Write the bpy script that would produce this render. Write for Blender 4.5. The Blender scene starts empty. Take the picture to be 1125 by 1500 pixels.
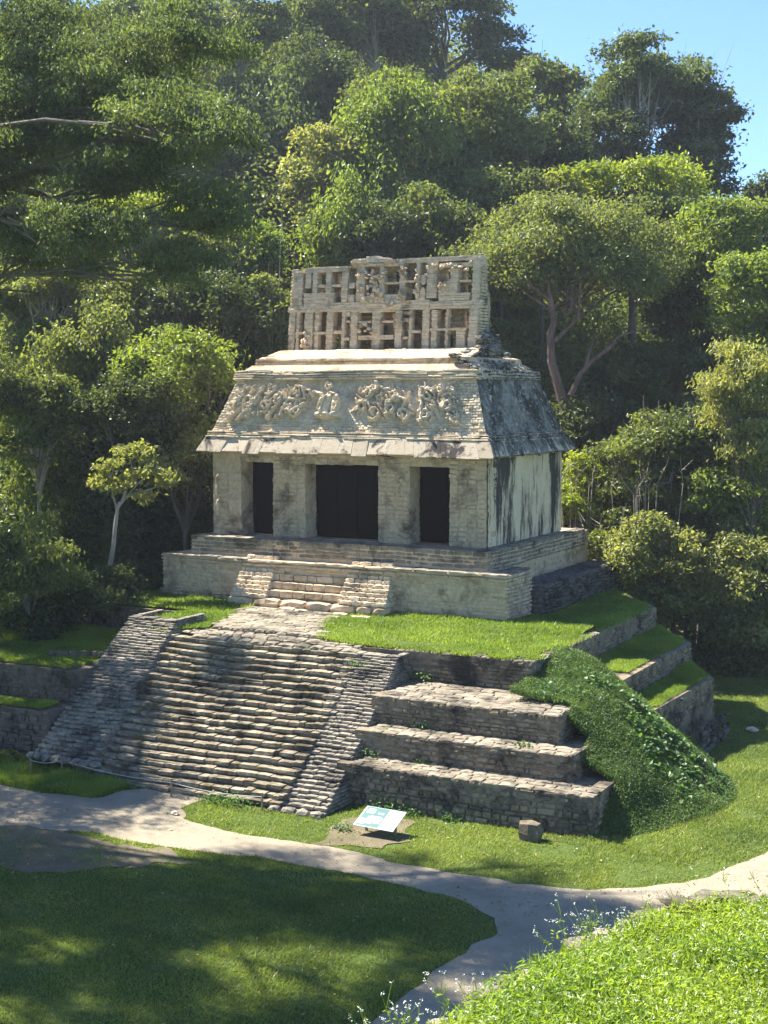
import bpy, math, random
import numpy as np
from mathutils import Matrix, Vector
R_ = math.radians
rng = np.random.default_rng(7)
random.seed(7)

# ------------------------------------------------------------------ camera, world, sun, exposure
scn = bpy.context.scene
THETA, PITCH, FPX = R_(27.79), R_(4.82), 2090.6
CAM = np.array([19.88, -45.35, 5.43])
cd = bpy.data.cameras.new('camera'); cam = bpy.data.objects.new('camera', cd)
scn.collection.objects.link(cam); scn.camera = cam
cam.location = CAM; cam.rotation_euler = (R_(90) - PITCH, 0, THETA)
cd.sensor_fit = 'VERTICAL'; cd.sensor_height = 36.0; cd.lens = FPX / 1500 * 36.0
cd.clip_start = 0.1; cd.clip_end = 3000
SUN_EL, SUN_AZ = R_(50), R_(11)          # azimuth: from -x turned towards +y (behind the temple)
sdir = np.array([-math.cos(SUN_EL) * math.cos(SUN_AZ), math.cos(SUN_EL) * math.sin(SUN_AZ), math.sin(SUN_EL)])
w = bpy.data.worlds.new('World'); scn.world = w; w.use_nodes = True
nt = w.node_tree; bg = nt.nodes['Background']; sk = nt.nodes.new('ShaderNodeTexSky')
sk.sky_type = 'NISHITA'; sk.sun_disc = False; sk.sun_elevation = SUN_EL
sk.sun_rotation = math.atan2(sdir[0], sdir[1]); sk.altitude = 1200; sk.air_density = 1.0; sk.dust_density = 0.1; sk.ozone_density = 2.0
tint = nt.nodes.new('ShaderNodeMix'); tint.data_type = 'RGBA'; tint.blend_type = 'MULTIPLY'; tint.inputs['Factor'].default_value = 1
tint.inputs['B'].default_value = (.62, .80, 1.0, 1); nt.links.new(sk.outputs[0], tint.inputs['A'])
nt.links.new(tint.outputs['Result'], bg.inputs[0]); bg.inputs[1].default_value = 0.074
sl = bpy.data.lights.new('sun', 'SUN'); sl.energy = 5.0; sl.angle = R_(0.6); sl.color = (1, .93, .80)
so = bpy.data.objects.new('sun', sl); scn.collection.objects.link(so)
so.rotation_euler = Vector(sdir).to_track_quat('Z', 'Y').to_euler(); so.location = (-40, 10, 60)
scn.view_settings.view_transform = 'Standard'; scn.view_settings.look = 'None'
scn.view_settings.exposure = 1.8; scn.view_settings.gamma = 1
scn.render.engine = 'CYCLES'
cy = scn.cycles
cy.max_bounces = 6; cy.diffuse_bounces = 3; cy.glossy_bounces = 2; cy.transmission_bounces = 3; cy.transparent_max_bounces = 8
cy.use_denoising = True; cy.denoising_prefilter = 'NONE'; cy.denoising_input_passes = 'RGB_ALBEDO_NORMAL'
cy.caustics_reflective = False; cy.caustics_refractive = False

# camera-frame helpers used to lay the place out from measured bearings and distances
RR = np.array([math.cos(THETA), math.sin(THETA), 0]); FF = np.array([-math.sin(THETA), math.cos(THETA), 0]); ZZ = np.array([0, 0, 1.])
def at(px, py, d):
    a = (px - 562.5) / FPX; b = -(py - 750) / FPX
    return CAM + d * (RR * a + FF * (math.cos(PITCH) + b * math.sin(PITCH)) + ZZ * (b * math.cos(PITCH) - math.sin(PITCH)))
def rf(x, y):
    dx, dy = x - CAM[0], y - CAM[1]
    return dx * RR[0] + dy * RR[1], dx * FF[0] + dy * FF[1]

# ------------------------------------------------------------------ noise
def _h(ix, iy, iz, s):
    n = (ix.astype(np.int64) * 374761393 + iy.astype(np.int64) * 668265263 + iz.astype(np.int64) * 2147483647 + s * 974634777) & 0x7fffffff
    n = ((n ^ (n >> 13)) * 1274126177) & 0x7fffffff
    return ((n ^ (n >> 16)) & 0xffff) / 65535.0
def vn(x, y, z=0.0, s=0):
    x = np.asarray(x, float); y = np.asarray(y, float); z = np.asarray(z, float) + 0 * x
    ix, iy, iz = np.floor(x), np.floor(y), np.floor(z); fx, fy, fz = x - ix, y - iy, z - iz
    fx = fx * fx * (3 - 2 * fx); fy = fy * fy * (3 - 2 * fy); fz = fz * fz * (3 - 2 * fz)
    r = 0
    for a in (0, 1):
        for b in (0, 1):
            for c in (0, 1):
                r = r + _h(ix + a, iy + b, iz + c, s) * (fx if a else 1 - fx) * (fy if b else 1 - fy) * (fz if c else 1 - fz)
    return r
def fbm(x, y, z=0.0, s=0, o=4):
    r = 0; a = .5
    for k in range(o):
        r = r + a * (vn(np.asarray(x) * 2 ** k, np.asarray(y) * 2 ** k, np.asarray(z) * 2 ** k, s + k) - .5); a *= .5
    return r

# ------------------------------------------------------------------ mesh builder
class MB:
    def __init__(s): s.v = []; s.f = []; s.a = []; s.n = 0
    def add(s, v, f, a=0.5):
        v = np.asarray(v, float).reshape(-1, 3); f = np.asarray(f, int)
        s.v.append(v); s.f.append(f + s.n); s.n += len(v)
        s.a.append(np.full(len(v), a) if np.ndim(a) == 0 else np.asarray(a))
    def build(s, name, mat, parent=None, smooth=False, mats=None):
        me = bpy.data.meshes.new(name)
        if s.v:
            V = np.concatenate(s.v); A = np.concatenate(s.a)
            qs = [f for f in s.f if f.shape[1] == 4]; ts = [f for f in s.f if f.shape[1] == 3]
            nq = sum(map(len, qs)); n3 = sum(map(len, ts))
            loops = np.concatenate([f.ravel() for f in qs] + [f.ravel() for f in ts])
            ls = np.concatenate([np.arange(nq) * 4, nq * 4 + np.arange(n3) * 3])
            me.vertices.add(len(V)); me.vertices.foreach_set('co', V.ravel().astype(np.float32))
            me.loops.add(len(loops)); me.loops.foreach_set('vertex_index', loops.astype(np.int32))
            me.polygons.add(nq + n3); me.polygons.foreach_set('loop_start', ls.astype(np.int32))
            at_ = me.attributes.new('v', 'FLOAT', 'POINT'); at_.data.foreach_set('value', A.astype(np.float32))
            me.update(calc_edges=True)
            me.polygons.foreach_set('use_smooth', np.full(nq + n3, smooth))
        me.materials.append(mat)
        o = bpy.data.objects.new(name, me); scn.collection.objects.link(o)
        if parent: o.parent = parent
        return o

def thing(name, label, cat, loc=(0, 0, 0), group=None):
    o = bpy.data.objects.new(name, None); scn.collection.objects.link(o); o.empty_display_size = .3
    o.location = loc; o['label'] = label; o['category'] = cat
    if group: o['group'] = group
    return o
def tag(o, label=None, cat=None, group=None, kind=None):
    for k, v in (('label', label), ('category', cat), ('group', group), ('kind', kind)):
        if v: o[k] = v
    return o
def grid_faces(nu, nv):
    i = np.arange((nu - 1) * (nv - 1)); a = (i // (nu - 1)) * nu + i % (nu - 1)
    return np.stack([a, a + 1, a + nu + 1, a + nu], 1)

# worn stone block: cube surface on a 3x3x3 lattice with pulled-in corners
_L = np.array([(x, y, z) for x in (-1, 0, 1) for y in (-1, 0, 1) for z in (-1, 0, 1)], float)
_idx = {tuple(p): i for i, p in enumerate(_L.astype(int))}
_F = []
for ax in range(3):
    for sg in (-1, 1):
        u, v = [k for k in range(3) if k != ax]
        for i in (-1, 0):
            for j in (-1, 0):
                q = []
                for (di, dj) in ((0, 0), (1, 0), (1, 1), (0, 1)):
                    p = [0, 0, 0]; p[ax] = sg; p[u] = i + di; p[v] = j + dj; q.append(_idx[tuple(p)])
                flip = (sg == 1) != (ax != 1)
                _F.append(q[::-1] if flip else q)
_F = np.array(_F); _nz = (np.abs(_L).sum(1))
def blocks(mb, c, h, rnd=.16, jit=.06, fn=None, v=None, rot=None):
    """c: n,3 centres; h: n,3 half sizes; fn maps (n,27,3)->(n,27,3)"""
    c = np.asarray(c, float).reshape(-1, 3); h = np.asarray(h, float).reshape(-1, 3); n = len(c)
    if n == 0: return
    mn = h.min(1)[:, None, None]
    k = np.where(_nz == 3, 1.0, np.where(_nz == 2, .45, 0.0))[None, :, None]
    P = _L[None] * (h[:, None, :] - mn * rnd * k * 1.3) + rng.normal(0, 1, (n, 27, 3)) * mn * jit
    if rot is not None:
        cs, sn = np.cos(rot)[:, None], np.sin(rot)[:, None]
        x, y = P[..., 0] * cs - P[..., 1] * sn, P[..., 0] * sn + P[..., 1] * cs
        P = np.stack([x, y, P[..., 2]], -1)
    P = P + c[:, None]
    if fn is not None: P = fn(P)
    f = (_F[None] + (np.arange(n) * 27)[:, None, None]).reshape(-1, 4)
    vv = rng.random(n) if v is None else np.asarray(v) + np.zeros(n)
    mb.add(P.reshape(-1, 3), f, np.repeat(vv, 27))

def masonry(mb, O, U, V, N, lu, lv, rh=(.1, .17), sl=(.18, .45), out=(-.01, .045), dep=.12, fn=None, gap=.016, rnd=.25, jit=.09, trim=None, wob=.02, hv=(.86, 1.0)):
    """rows of worn stones on the plane O + u U + v V, N outwards; U, V, N orthonormal-ish"""
    O, U, V, N = (np.asarray(q, float) for q in (O, U, V, N))
    cs, hs = [], []
    v = 0
    while v < lv - .02:
        h = min(random.uniform(*rh), lv - v)
        if lv - v - h < rh[0] * .6: h = lv - v
        u = -random.uniform(0, sl[0] * .5)
        while u < lu:
            l = random.uniform(*sl) * random.choice((.7, 1, 1, 1.3))
            u0, u1 = max(u, 0), min(u + l, lu)
            if u1 - u0 > .05 and (trim is None or trim((u0 + u1) / 2, v + h / 2)):
                o = random.uniform(*out)
                if random.random() < .08: o -= .03
                cs.append(((u0 + u1) / 2, v + h / 2 + random.uniform(-.1, .1) * h, o - dep / 2)); hs.append(((u1 - u0) / 2 - gap, h / 2 * random.uniform(*hv) - gap * .6, dep / 2))
            u += l
        v += h
    def m(P):
        u, v, w_ = P[..., 0], P[..., 1], P[..., 2]
        v2 = v + wob * (vn(u * .9 + O[0], v * 1.5 + O[2] * 3, 0, 5) - .5) * 2
        w2 = w_ + wob * (vn(u * .7 + 3 + O[0], v * .9, 0, 9) - .5) * 2
        Q = O + u[..., None] * U + v2[..., None] * V + w2[..., None] * N
        return fn(Q) if fn else Q
    blocks(mb, cs, hs, rnd, jit, m)

def box(mb, a, b, v=.5, fn=None):
    a = np.array(a, float); b = np.array(b, float)
    P = np.array([(x, y, z) for x in (0, 1) for y in (0, 1) for z in (0, 1)], float) * (b - a) + a
    if fn is not None: P = fn(P)
    mb.add(P, [[0, 1, 3, 2], [4, 6, 7, 5], [0, 4, 5, 1], [2, 3, 7, 6], [0, 2, 6, 4], [1, 5, 7, 3]], v)

def tube(mb, pts, rad, n=7, v=.5, cap=True):
    pts = np.asarray(pts, float); rad = np.zeros(len(pts)) + rad
    t = np.gradient(pts, axis=0); t /= np.linalg.norm(t, axis=1)[:, None] + 1e-9
    ref = np.array([.31, .17, .93]) if abs(t[0, 2]) < .9 else np.array([1., .1, 0])
    a = np.cross(t, ref); a /= np.linalg.norm(a, axis=1)[:, None] + 1e-9; b = np.cross(t, a)
    th = np.arange(n) * 2 * np.pi / n
    P = pts[:, None] + rad[:, None, None] * (np.cos(th)[None, :, None] * a[:, None] + np.sin(th)[None, :, None] * b[:, None])
    m = len(pts); i = np.arange((m - 1) * n); r, c = i // n, i % n
    f = np.stack([r * n + c, r * n + (c + 1) % n, (r + 1) * n + (c + 1) % n, (r + 1) * n + c], 1)
    mb.add(P.reshape(-1, 3), f, v)

def leafquads(mb, c, nrm, L, W, v, droop=.25, tang=None):
    """one folded rhombus leaf per centre"""
    n = len(c)
    if n == 0: return
    nrm = nrm / (np.linalg.norm(nrm, axis=1)[:, None] + 1e-9)
    t = rng.normal(0, 1, (n, 3)) if tang is None else tang + rng.normal(0, .35, (n, 3))
    t -= (t * nrm).sum(1)[:, None] * nrm; t /= np.linalg.norm(t, axis=1)[:, None] + 1e-9
    b = np.cross(nrm, t)
    L = (np.zeros(n) + L)[:, None]; W = (np.zeros(n) + W)[:, None]
    P = np.stack([c - t * L * .5, c + b * W * .5 + t * L * .08, c + t * L * .5 - nrm * L * droop, c - b * W * .5 + t * L * .08], 1)
    f = np.arange(n * 4).reshape(-1, 4)
    mb.add(P.reshape(-1, 3), f, np.repeat(v, 4))

# ------------------------------------------------------------------ materials
def newmat(name):
    m = bpy.data.materials.new(name); m.use_nodes = True
    nt = m.node_tree; nt.nodes.clear(); return m, nt, nt.nodes, nt.links
def noise(N, L, vec, scale, detail=5, rough=.6, dist=0, mapscale=None):
    if mapscale is not None:
        mp = N.new('ShaderNodeMapping'); mp.inputs['Scale'].default_value = mapscale; L.new(vec, mp.inputs[0]); vec = mp.outputs[0]
    n = N.new('ShaderNodeTexNoise'); n.inputs['Scale'].default_value = scale; n.inputs['Detail'].default_value = detail
    n.inputs['Roughness'].default_value = rough; n.inputs['Distortion'].default_value = dist
    L.new(vec, n.inputs['Vector']); return n.outputs['Fac']
def ramp(N, L, fac, stops):
    r = N.new('ShaderNodeValToRGB'); e = r.color_ramp.elements
    while len(e) < len(stops): e.new(.5)
    for i, (p, c) in enumerate(stops):
        e[i].position = p; e[i].color = (*c, 1) if len(c) == 3 else c
    L.new(fac, r.inputs[0]); return r.outputs[0]
def mix(N, L, fac, a, b, mode='MIX'):
    m = N.new('ShaderNodeMix'); m.data_type = 'RGBA'; m.blend_type = mode
    for s, val in ((m.inputs['Factor'], fac), (m.inputs['A'], a), (m.inputs['B'], b)):
        if isinstance(val, (int, float)): s.default_value = val
        elif isinstance(val, tuple): s.default_value = (*val, 1)
        else: L.new(val, s)
    return m.outputs['Result']
def g(x): return (x, x, x)
def attr(N, name='v'):
    a = N.new('ShaderNodeAttribute'); a.attribute_name = name; return a.outputs['Fac']

def stone_mat(name, light, mid, dark, stain=(.5, .66), moss=None, lichen=None, bump=.8, streak=None, vstr=.5, streakcol=(.035, .035, .037)):
    m, nt, N, L = newmat(name)
    tc = N.new('ShaderNodeTexCoord').outputs['Object']
    v = attr(N)
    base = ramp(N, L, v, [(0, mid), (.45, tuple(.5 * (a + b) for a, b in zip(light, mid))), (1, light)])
    n1 = noise(N, L, tc, 7, 6, .65)
    base = mix(N, L, vstr, base, ramp(N, L, n1, [(.38, mid), (.62, light)]))
    n2 = noise(N, L, tc, .9, 7, .68, .4)
    col = mix(N, L, ramp(N, L, n2, [(stain[0], g(0)), (stain[1], g(1))]), base, dark)
    n4 = noise(N, L, tc, 14, 5, .7)
    col = mix(N, L, ramp(N, L, n4, [(.56, g(0)), (.72, g(.75))]), col, dark)
    if lichen:
        n5 = noise(N, L, tc, 5.5, 6, .75)
        col = mix(N, L, ramp(N, L, n5, [(lichen[0], g(0)), (lichen[1], g(1))]), col, lichen[2])
    if moss:
        n3 = noise(N, L, tc, 1.6, 6, .7)
        col = mix(N, L, ramp(N, L, n3, [(moss[0], g(0)), (moss[1], g(.85))]), col, moss[2])
    if streak:
        a = noise(N, L, tc, 1, 9, .8, .5, (5.0, 5.0, .55)); b = noise(N, L, tc, 1, 3, .5, 0, (.75, .75, .2))
        ad = N.new('ShaderNodeMath'); ad.operation = 'ADD'; L.new(a, ad.inputs[0]); L.new(b, ad.inputs[1])
        hf = N.new('ShaderNodeMath'); hf.operation = 'MULTIPLY'; hf.inputs[1].default_value = .5; L.new(ad.outputs[0], hf.inputs[0]); ad = hf
        col = mix(N, L, ramp(N, L, ad.outputs[0], [(streak[0], g(0)), (streak[1], g(1))]), col, streakcol)
    p = N.new('ShaderNodeBsdfPrincipled'); p.inputs['Roughness'].default_value = .92; p.inputs['Specular IOR Level'].default_value = .2
    L.new(col, p.inputs['Base Color'])
    nb = noise(N, L, tc, 22, 8, .72); bp = N.new('ShaderNodeBump'); bp.inputs['Strength'].default_value = bump; bp.inputs['Distance'].default_value = .03
    L.new(nb, bp.inputs['Height']); L.new(bp.outputs[0], p.inputs['Normal'])
    o = N.new('ShaderNodeOutputMaterial'); L.new(p.outputs[0], o.inputs[0]); return m

def leaf_mat(name, c0, c1, trans=.45, tcol=None, gloss=.035):
    m, nt, N, L = newmat(name)
    v = attr(N); oi = N.new('ShaderNodeObjectInfo').outputs['Random']
    col = ramp(N, L, v, [(0, c0), (.55, tuple((a + b) / 2 for a, b in zip(c0, c1))), (1, c1)])
    tc = N.new('ShaderNodeTexCoord').outputs['Object']
    n1 = noise(N, L, tc, .45, 3, .6)
    col = mix(N, L, ramp(N, L, n1, [(.35, g(0)), (.7, g(.45))]), col, tuple(min(1, x * k) for x, k in zip(c1, (1.4, 1.2, .9))))
    d = N.new('ShaderNodeBsdfDiffuse'); L.new(col, d.inputs[0])
    t = N.new('ShaderNodeBsdfTranslucent')
    tcx = mix(N, L, 1.0, col, tcol or (1.9, 1.85, .75), 'MULTIPLY'); L.new(tcx, t.inputs[0])
    ms = N.new('ShaderNodeMixShader'); ms.inputs[0].default_value = trans; L.new(d.outputs[0], ms.inputs[1]); L.new(t.outputs[0], ms.inputs[2])
    gl = N.new('ShaderNodeBsdfGlossy'); gl.inputs['Roughness'].default_value = .5; gl.inputs[0].default_value = (.9, .95, .85, 1)
    m2 = N.new('ShaderNodeMixShader'); m2.inputs[0].default_value = gloss; L.new(ms.outputs[0], m2.inputs[1]); L.new(gl.outputs[0], m2.inputs[2])
    o = N.new('ShaderNodeOutputMaterial'); L.new(m2.outputs[0], o.inputs[0]); return m

def plain(name, col, rough=.7, metal=0, var=.25, scale=8):
    m, nt, N, L = newmat(name)
    tc = N.new('ShaderNodeTexCoord').outputs['Object']; n1 = noise(N, L, tc, scale, 5)
    c = ramp(N, L, n1, [(.3, tuple(x * (1 - var) for x in col)), (.7, tuple(min(1, x * (1 + var)) for x in col))])
    p = N.new('ShaderNodeBsdfPrincipled'); p.inputs['Roughness'].default_value = rough; p.inputs['Specular IOR Level'].default_value = .08 if 'gate' in name else .4; p.inputs['Metallic'].default_value = metal
    L.new(c, p.inputs['Base Color']); o = N.new('ShaderNodeOutputMaterial'); L.new(p.outputs[0], o.inputs[0]); return m

def bark_mat(name, c0, c1):
    m, nt, N, L = newmat(name)
    tc = N.new('ShaderNodeTexCoord').outputs['Object']; n1 = noise(N, L, tc, 3, 6, .7, .5, (1, 1, .3))
    c = ramp(N, L, n1, [(.3, c0), (.7, c1)])
    p = N.new('ShaderNodeBsdfPrincipled'); p.inputs['Roughness'].default_value = .85
    L.new(c, p.inputs['Base Color']); bp = N.new('ShaderNodeBump'); bp.inputs['Strength'].default_value = .6; bp.inputs['Distance'].default_value = .05
    L.new(n1, bp.inputs['Height']); L.new(bp.outputs[0], p.inputs['Normal'])
    o = N.new('ShaderNodeOutputMaterial'); L.new(p.outputs[0], o.inputs[0]); return m

M = {}
M['temple'] = stone_mat('temple limestone', (.76, .59, .41), (.43, .33, .215), (.12, .092, .063), (.50, .68), lichen=(.60, .7, (.60, .55, .44)))
M['pale'] = stone_mat('pale roof stone', (.82, .67, .49), (.55, .435, .30), (.16, .13, .09), (.52, .70), lichen=(.58, .68, (.72, .69, .62)))
M['stucco'] = stone_mat('weathered stucco', vstr=.4, light=(.78, .66, .50), mid=(.36, .30, .22), dark=(.17, .145, .11), stain=(.55, .75), lichen=(.62, .72, (.56, .5, .38)))
M['eave'] = stone_mat('eave slabs', (.66, .56, .43), (.46, .38, .28), (.07, .06, .055), (.52, .60), vstr=.35)
M['plaster'] = stone_mat('streaked white plaster', (.84, .69, .49), (.64, .51, .35), (.38, .31, .22), (.55, .75), streak=(.495, .545), streakcol=(.06, .055, .05), bump=.35)
M['blackroof'] = stone_mat('lichen blackened roof', (.38, .355, .30), (.12, .112, .10), (.04, .04, .038), (.44, .58), moss=(.56, .68, (.07, .075, .03)), lichen=(.55, .63, (.46, .43, .37)))
M['terrace'] = stone_mat('terrace masonry', vstr=.35, light=(.37, .305, .215), mid=(.095, .074, .05), dark=(.045, .04, .033), stain=(.50, .64), moss=(.60, .74, (.07, .075, .035)), lichen=(.64, .72, (.42, .40, .35)))
M['step'] = stone_mat('step stones', (.46, .40, .295), (.11, .088, .06), (.06, .05, .038), (.47, .62), moss=(.50, .66, (.085, .07, .025)), lichen=(.60, .70, (.58, .54, .46)))
M['grave'] = stone_mat('balustrade stones', (.37, .335, .27), (.145, .125, .10), (.06, .055, .05), (.50, .66), lichen=(.62, .70, (.54, .52, .48)))
M['flag'] = stone_mat('flagstones', (.38, .335, .26), (.17, .145, .11), (.07, .062, .05), (.47, .62), moss=(.60, .72, (.10, .12, .05)))
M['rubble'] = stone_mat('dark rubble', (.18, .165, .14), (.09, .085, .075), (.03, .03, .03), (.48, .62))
M['shadewall'] = stone_mat('shaded terrace masonry', (.20, .165, .13), (.11, .09, .07), (.05, .045, .038), (.5, .66), moss=(.55, .68, (.05, .06, .03)))  # darker copy of the terrace masonry, with shade put into its colour
M['gate'] = plain('dark metal gate', (.010, .0045, .0035), .8, 0)
M['white'] = plain('white print', (.42, .48, .50), .4, 0, .03)
M['teal'] = plain('teal print', (.010, .11, .11), .35, 0, .08)
M['skyblue'] = plain('pale blue print', (.30, .48, .62), .4, 0, .05)
M['greyprint'] = plain('grey print', (.45, .45, .42), .5, 0, .2, 30)
M['rope'] = plain('rope', (.45, .45, .40), .8)
M['wood'] = plain('weathered wood', (.25, .20, .14), .8)
M['bark'] = bark_mat('grey brown bark', (.06, .05, .04), (.17, .15, .125))
M['redbark'] = bark_mat('red peeling bark', (.045, .025, .020), (.20, .135, .11))
M['palebark'] = bark_mat('pale bark', (.22, .19, .15), (.48, .44, .37))
M['deadwood'] = bark_mat('dead twigs', (.22, .19, .15), (.40, .36, .30))
M['l_dark'] = leaf_mat('dark foliage', (.018, .034, .016), (.075, .105, .042))
M['l_blue'] = leaf_mat('blue green foliage', (.032, .056, .028), (.12, .165, .075))
M['l_mid'] = leaf_mat('mid foliage', (.038, .064, .022), (.145, .185, .060))
M['l_olive'] = leaf_mat('olive foliage', (.055, .080, .028), (.17, .21, .080))
M['l_bright'] = leaf_mat('bright foliage', (.060, .105, .022), (.20, .265, .065))
M['l_yellow'] = leaf_mat('yellow green foliage', (.09, .14, .018), (.24, .30, .045))
M['l_pale'] = leaf_mat('pale foliage', (.09, .115, .042), (.26, .29, .12))
M['vine'] = leaf_mat('vine leaves', (.03, .085, .020), (.08, .17, .045), gloss=.03)
M['weed'] = leaf_mat('bright weeds', (.095, .17, .022), (.29, .39, .07), trans=.5)
M['grass'] = leaf_mat('grass blades', (.075, .125, .025), (.20, .26, .07), trans=.4, gloss=.03)
M['grass2'] = leaf_mat('clover blades', (.07, .13, .018), (.20, .29, .055), trans=.4, gloss=.03)
M['creeper'] = leaf_mat('creeping cover', (.036, .080, .018), (.11, .19, .046))
M['litter'] = leaf_mat('dry leaves', (.12, .07, .03), (.36, .27, .13), trans=.2)
M['petal'] = plain('white florets', (.80, .80, .74), .6, 0, .1)

def ground_mat():
    m, nt, N, L = newmat('lawn ground')
    tc = N.new('ShaderNodeTexCoord').outputs['Object']
    n1 = noise(N, L, tc, .35, 6, .65); n2 = noise(N, L, tc, 12, 6, .7)
    c = ramp(N, L, n2, [(.3, (.045, .072, .016)), (.7, (.11, .155, .036))])
    c = mix(N, L, ramp(N, L, n1, [(.55, g(0)), (.75, g(.4))]), c, (.13, .12, .05))
    p = N.new('ShaderNodeBsdfPrincipled'); p.inputs['Roughness'].default_value = 1; p.inputs['Specular IOR Level'].default_value = .1
    L.new(c, p.inputs['Base Color']); bp = N.new('ShaderNodeBump'); bp.inputs['Strength'].default_value = .8; bp.inputs['Distance'].default_value = .06
    L.new(n2, bp.inputs['Height']); L.new(bp.outputs[0], p.inputs['Normal'])
    o = N.new('ShaderNodeOutputMaterial'); L.new(p.outputs[0], o.inputs[0]); return m
def dirt_mat(name, a, b, speck=None):
    m, nt, N, L = newmat(name)
    tc = N.new('ShaderNodeTexCoord').outputs['Object']
    n1 = noise(N, L, tc, .8, 7, .7); n2 = noise(N, L, tc, 40, 4, .7); n3 = noise(N, L, tc, 5, 5, .7)
    c = ramp(N, L, n1, [(.3, a), (.7, b)])
    c = mix(N, L, ramp(N, L, n2, [(.45, g(0)), (.75, g(.5))]), c, tuple(x * .55 for x in a))
    c = mix(N, L, ramp(N, L, n3, [(.55, g(0)), (.75, g(.45))]), c, tuple(x * 1.15 for x in b))
    p = N.new('ShaderNodeBsdfPrincipled'); p.inputs['Roughness'].default_value = 1; p.inputs['Specular IOR Level'].default_value = .1
    L.new(c, p.inputs['Base Color']); bp = N.new('ShaderNodeBump'); bp.inputs['Strength'].default_value = .7; bp.inputs['Distance'].default_value = .03
    L.new(n2, bp.inputs['Height']); L.new(bp.outputs[0], p.inputs['Normal'])
    o = N.new('ShaderNodeOutputMaterial'); L.new(p.outputs[0], o.inputs[0]); return m
M['ground'] = ground_mat()
M['path'] = dirt_mat('gravel path', (.25, .215, .16), (.38, .33, .25))
M['dirt'] = dirt_mat('bare earth', (.12, .105, .07), (.22, .185, .125))
M['forestfloor'] = dirt_mat('forest floor', (.02, .025, .012), (.04, .045, .02))

GZ = -5.85
# ------------------------------------------------------------------ terrain
def sstep(a, b, x): t = np.clip((x - a) / (b - a), 0, 1); return t * t * (3 - 2 * t)
MPTS = np.array([(4.5, -7.6, -3.0), (4.6, -6, -2.62), (4.6, -4.4, -2.6), (4.6, -3.0, -2.95), (4.6, -1.5, -3.5), (5.4, -5.2, -2.62), (5.6, -8.3, -3.15), (6.45, -8.8, -3.35), (6.45, -5.3, -3.2), (7.5, -5.4, -3.92), (7.1, -9.5, -4.12), (8.1, -9.9, -4.78),
                 (8.55, -5.6, -4.75), (9.4, -5.7, -5.38), (10.2, -5.9, -5.9), (8.25, -11.5, -5.75), (8.7, -12.3, -6.1), (9.4, -10.8, -5.95), (10.0, -8.8, -5.95), (10.6, -7.2, -6.0), (8.6, -8.2, -4.95), (7.4, -7.4, -4.0), (6.4, -6.9, -3.2), (9.3, -7.4, -5.35), (9.1, -9.6, -5.55),
                 (5.7, -3.5, -3.35), (6.3, -2.2, -4.1), (7.0, -3.6, -4.15), (7.8, -2.2, -5.5), (8.2, -3.6, -5.1), (9.2, -3.8, -5.95), (8.8, -2, -6.2), (10.8, -4, -6.2), (11.6, -9, -6.2), (9.8, -12.2, -6.3), (5.2, -1.5, -3.7), (8, -.8, -6.2), (11.4, -6, -6.2)])
def _phi(r): return np.sqrt(r * r + .15)
_A = _phi(np.linalg.norm(MPTS[:, None, :2] - MPTS[None, :, :2], axis=2)); _n = len(MPTS)
_B = np.block([[_A, np.column_stack([np.ones(_n), MPTS[:, :2]])], [np.column_stack([np.ones(_n), MPTS[:, :2]]).T, np.zeros((3, 3))]])
_W = np.linalg.solve(_B, np.concatenate([MPTS[:, 2], np.zeros(3)]))
def mound(x, y):
    r = _phi(np.sqrt((x[..., None] - MPTS[:, 0]) ** 2 + (y[..., None] - MPTS[:, 1]) ** 2))
    return (r * _W[:_n]).sum(-1) + _W[_n] + _W[_n + 1] * x + _W[_n + 2] * y
def terrain(x, y):
    r, f = rf(x, y)
    S = .60 - .30 * sstep(2, 26, r)
    st = 61 + 4 * np.sin(r * .13)
    t = np.clip(f - st, 0, None); rise = S * np.where(t < 6, t * t / 12, t - 3)
    rise = rise * (1 - .5 * sstep(50, 140, t))
    z = GZ + rise + 1.6 * fbm(x * .07, y * .07, 0, 3) * sstep(60, 75, f)
    z = z + .25 * fbm(x * .16, y * .16, 0, 8)
    return z
def build_terrain():
    # near sheet, fine; far sheet, coarse: one mesh
    xs = np.concatenate([np.linspace(-420, -60, 14)[:-1], np.linspace(-60, 40, 201), np.linspace(40, 300, 12)[1:]])
    ys = np.concatenate([np.linspace(-200, -60, 8)[:-1], np.linspace(-60, 120, 361), np.linspace(120, 600, 16)[1:]])
    X, Y = np.meshgrid(xs, ys); Z = terrain(X, Y)
    mb = MB(); mb.add(np.stack([X, Y, Z], -1), grid_faces(len(xs), len(ys)))
    o = mb.build('ground', M['ground'], smooth=True); tag(o, kind='structure')
build_terrain()

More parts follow.
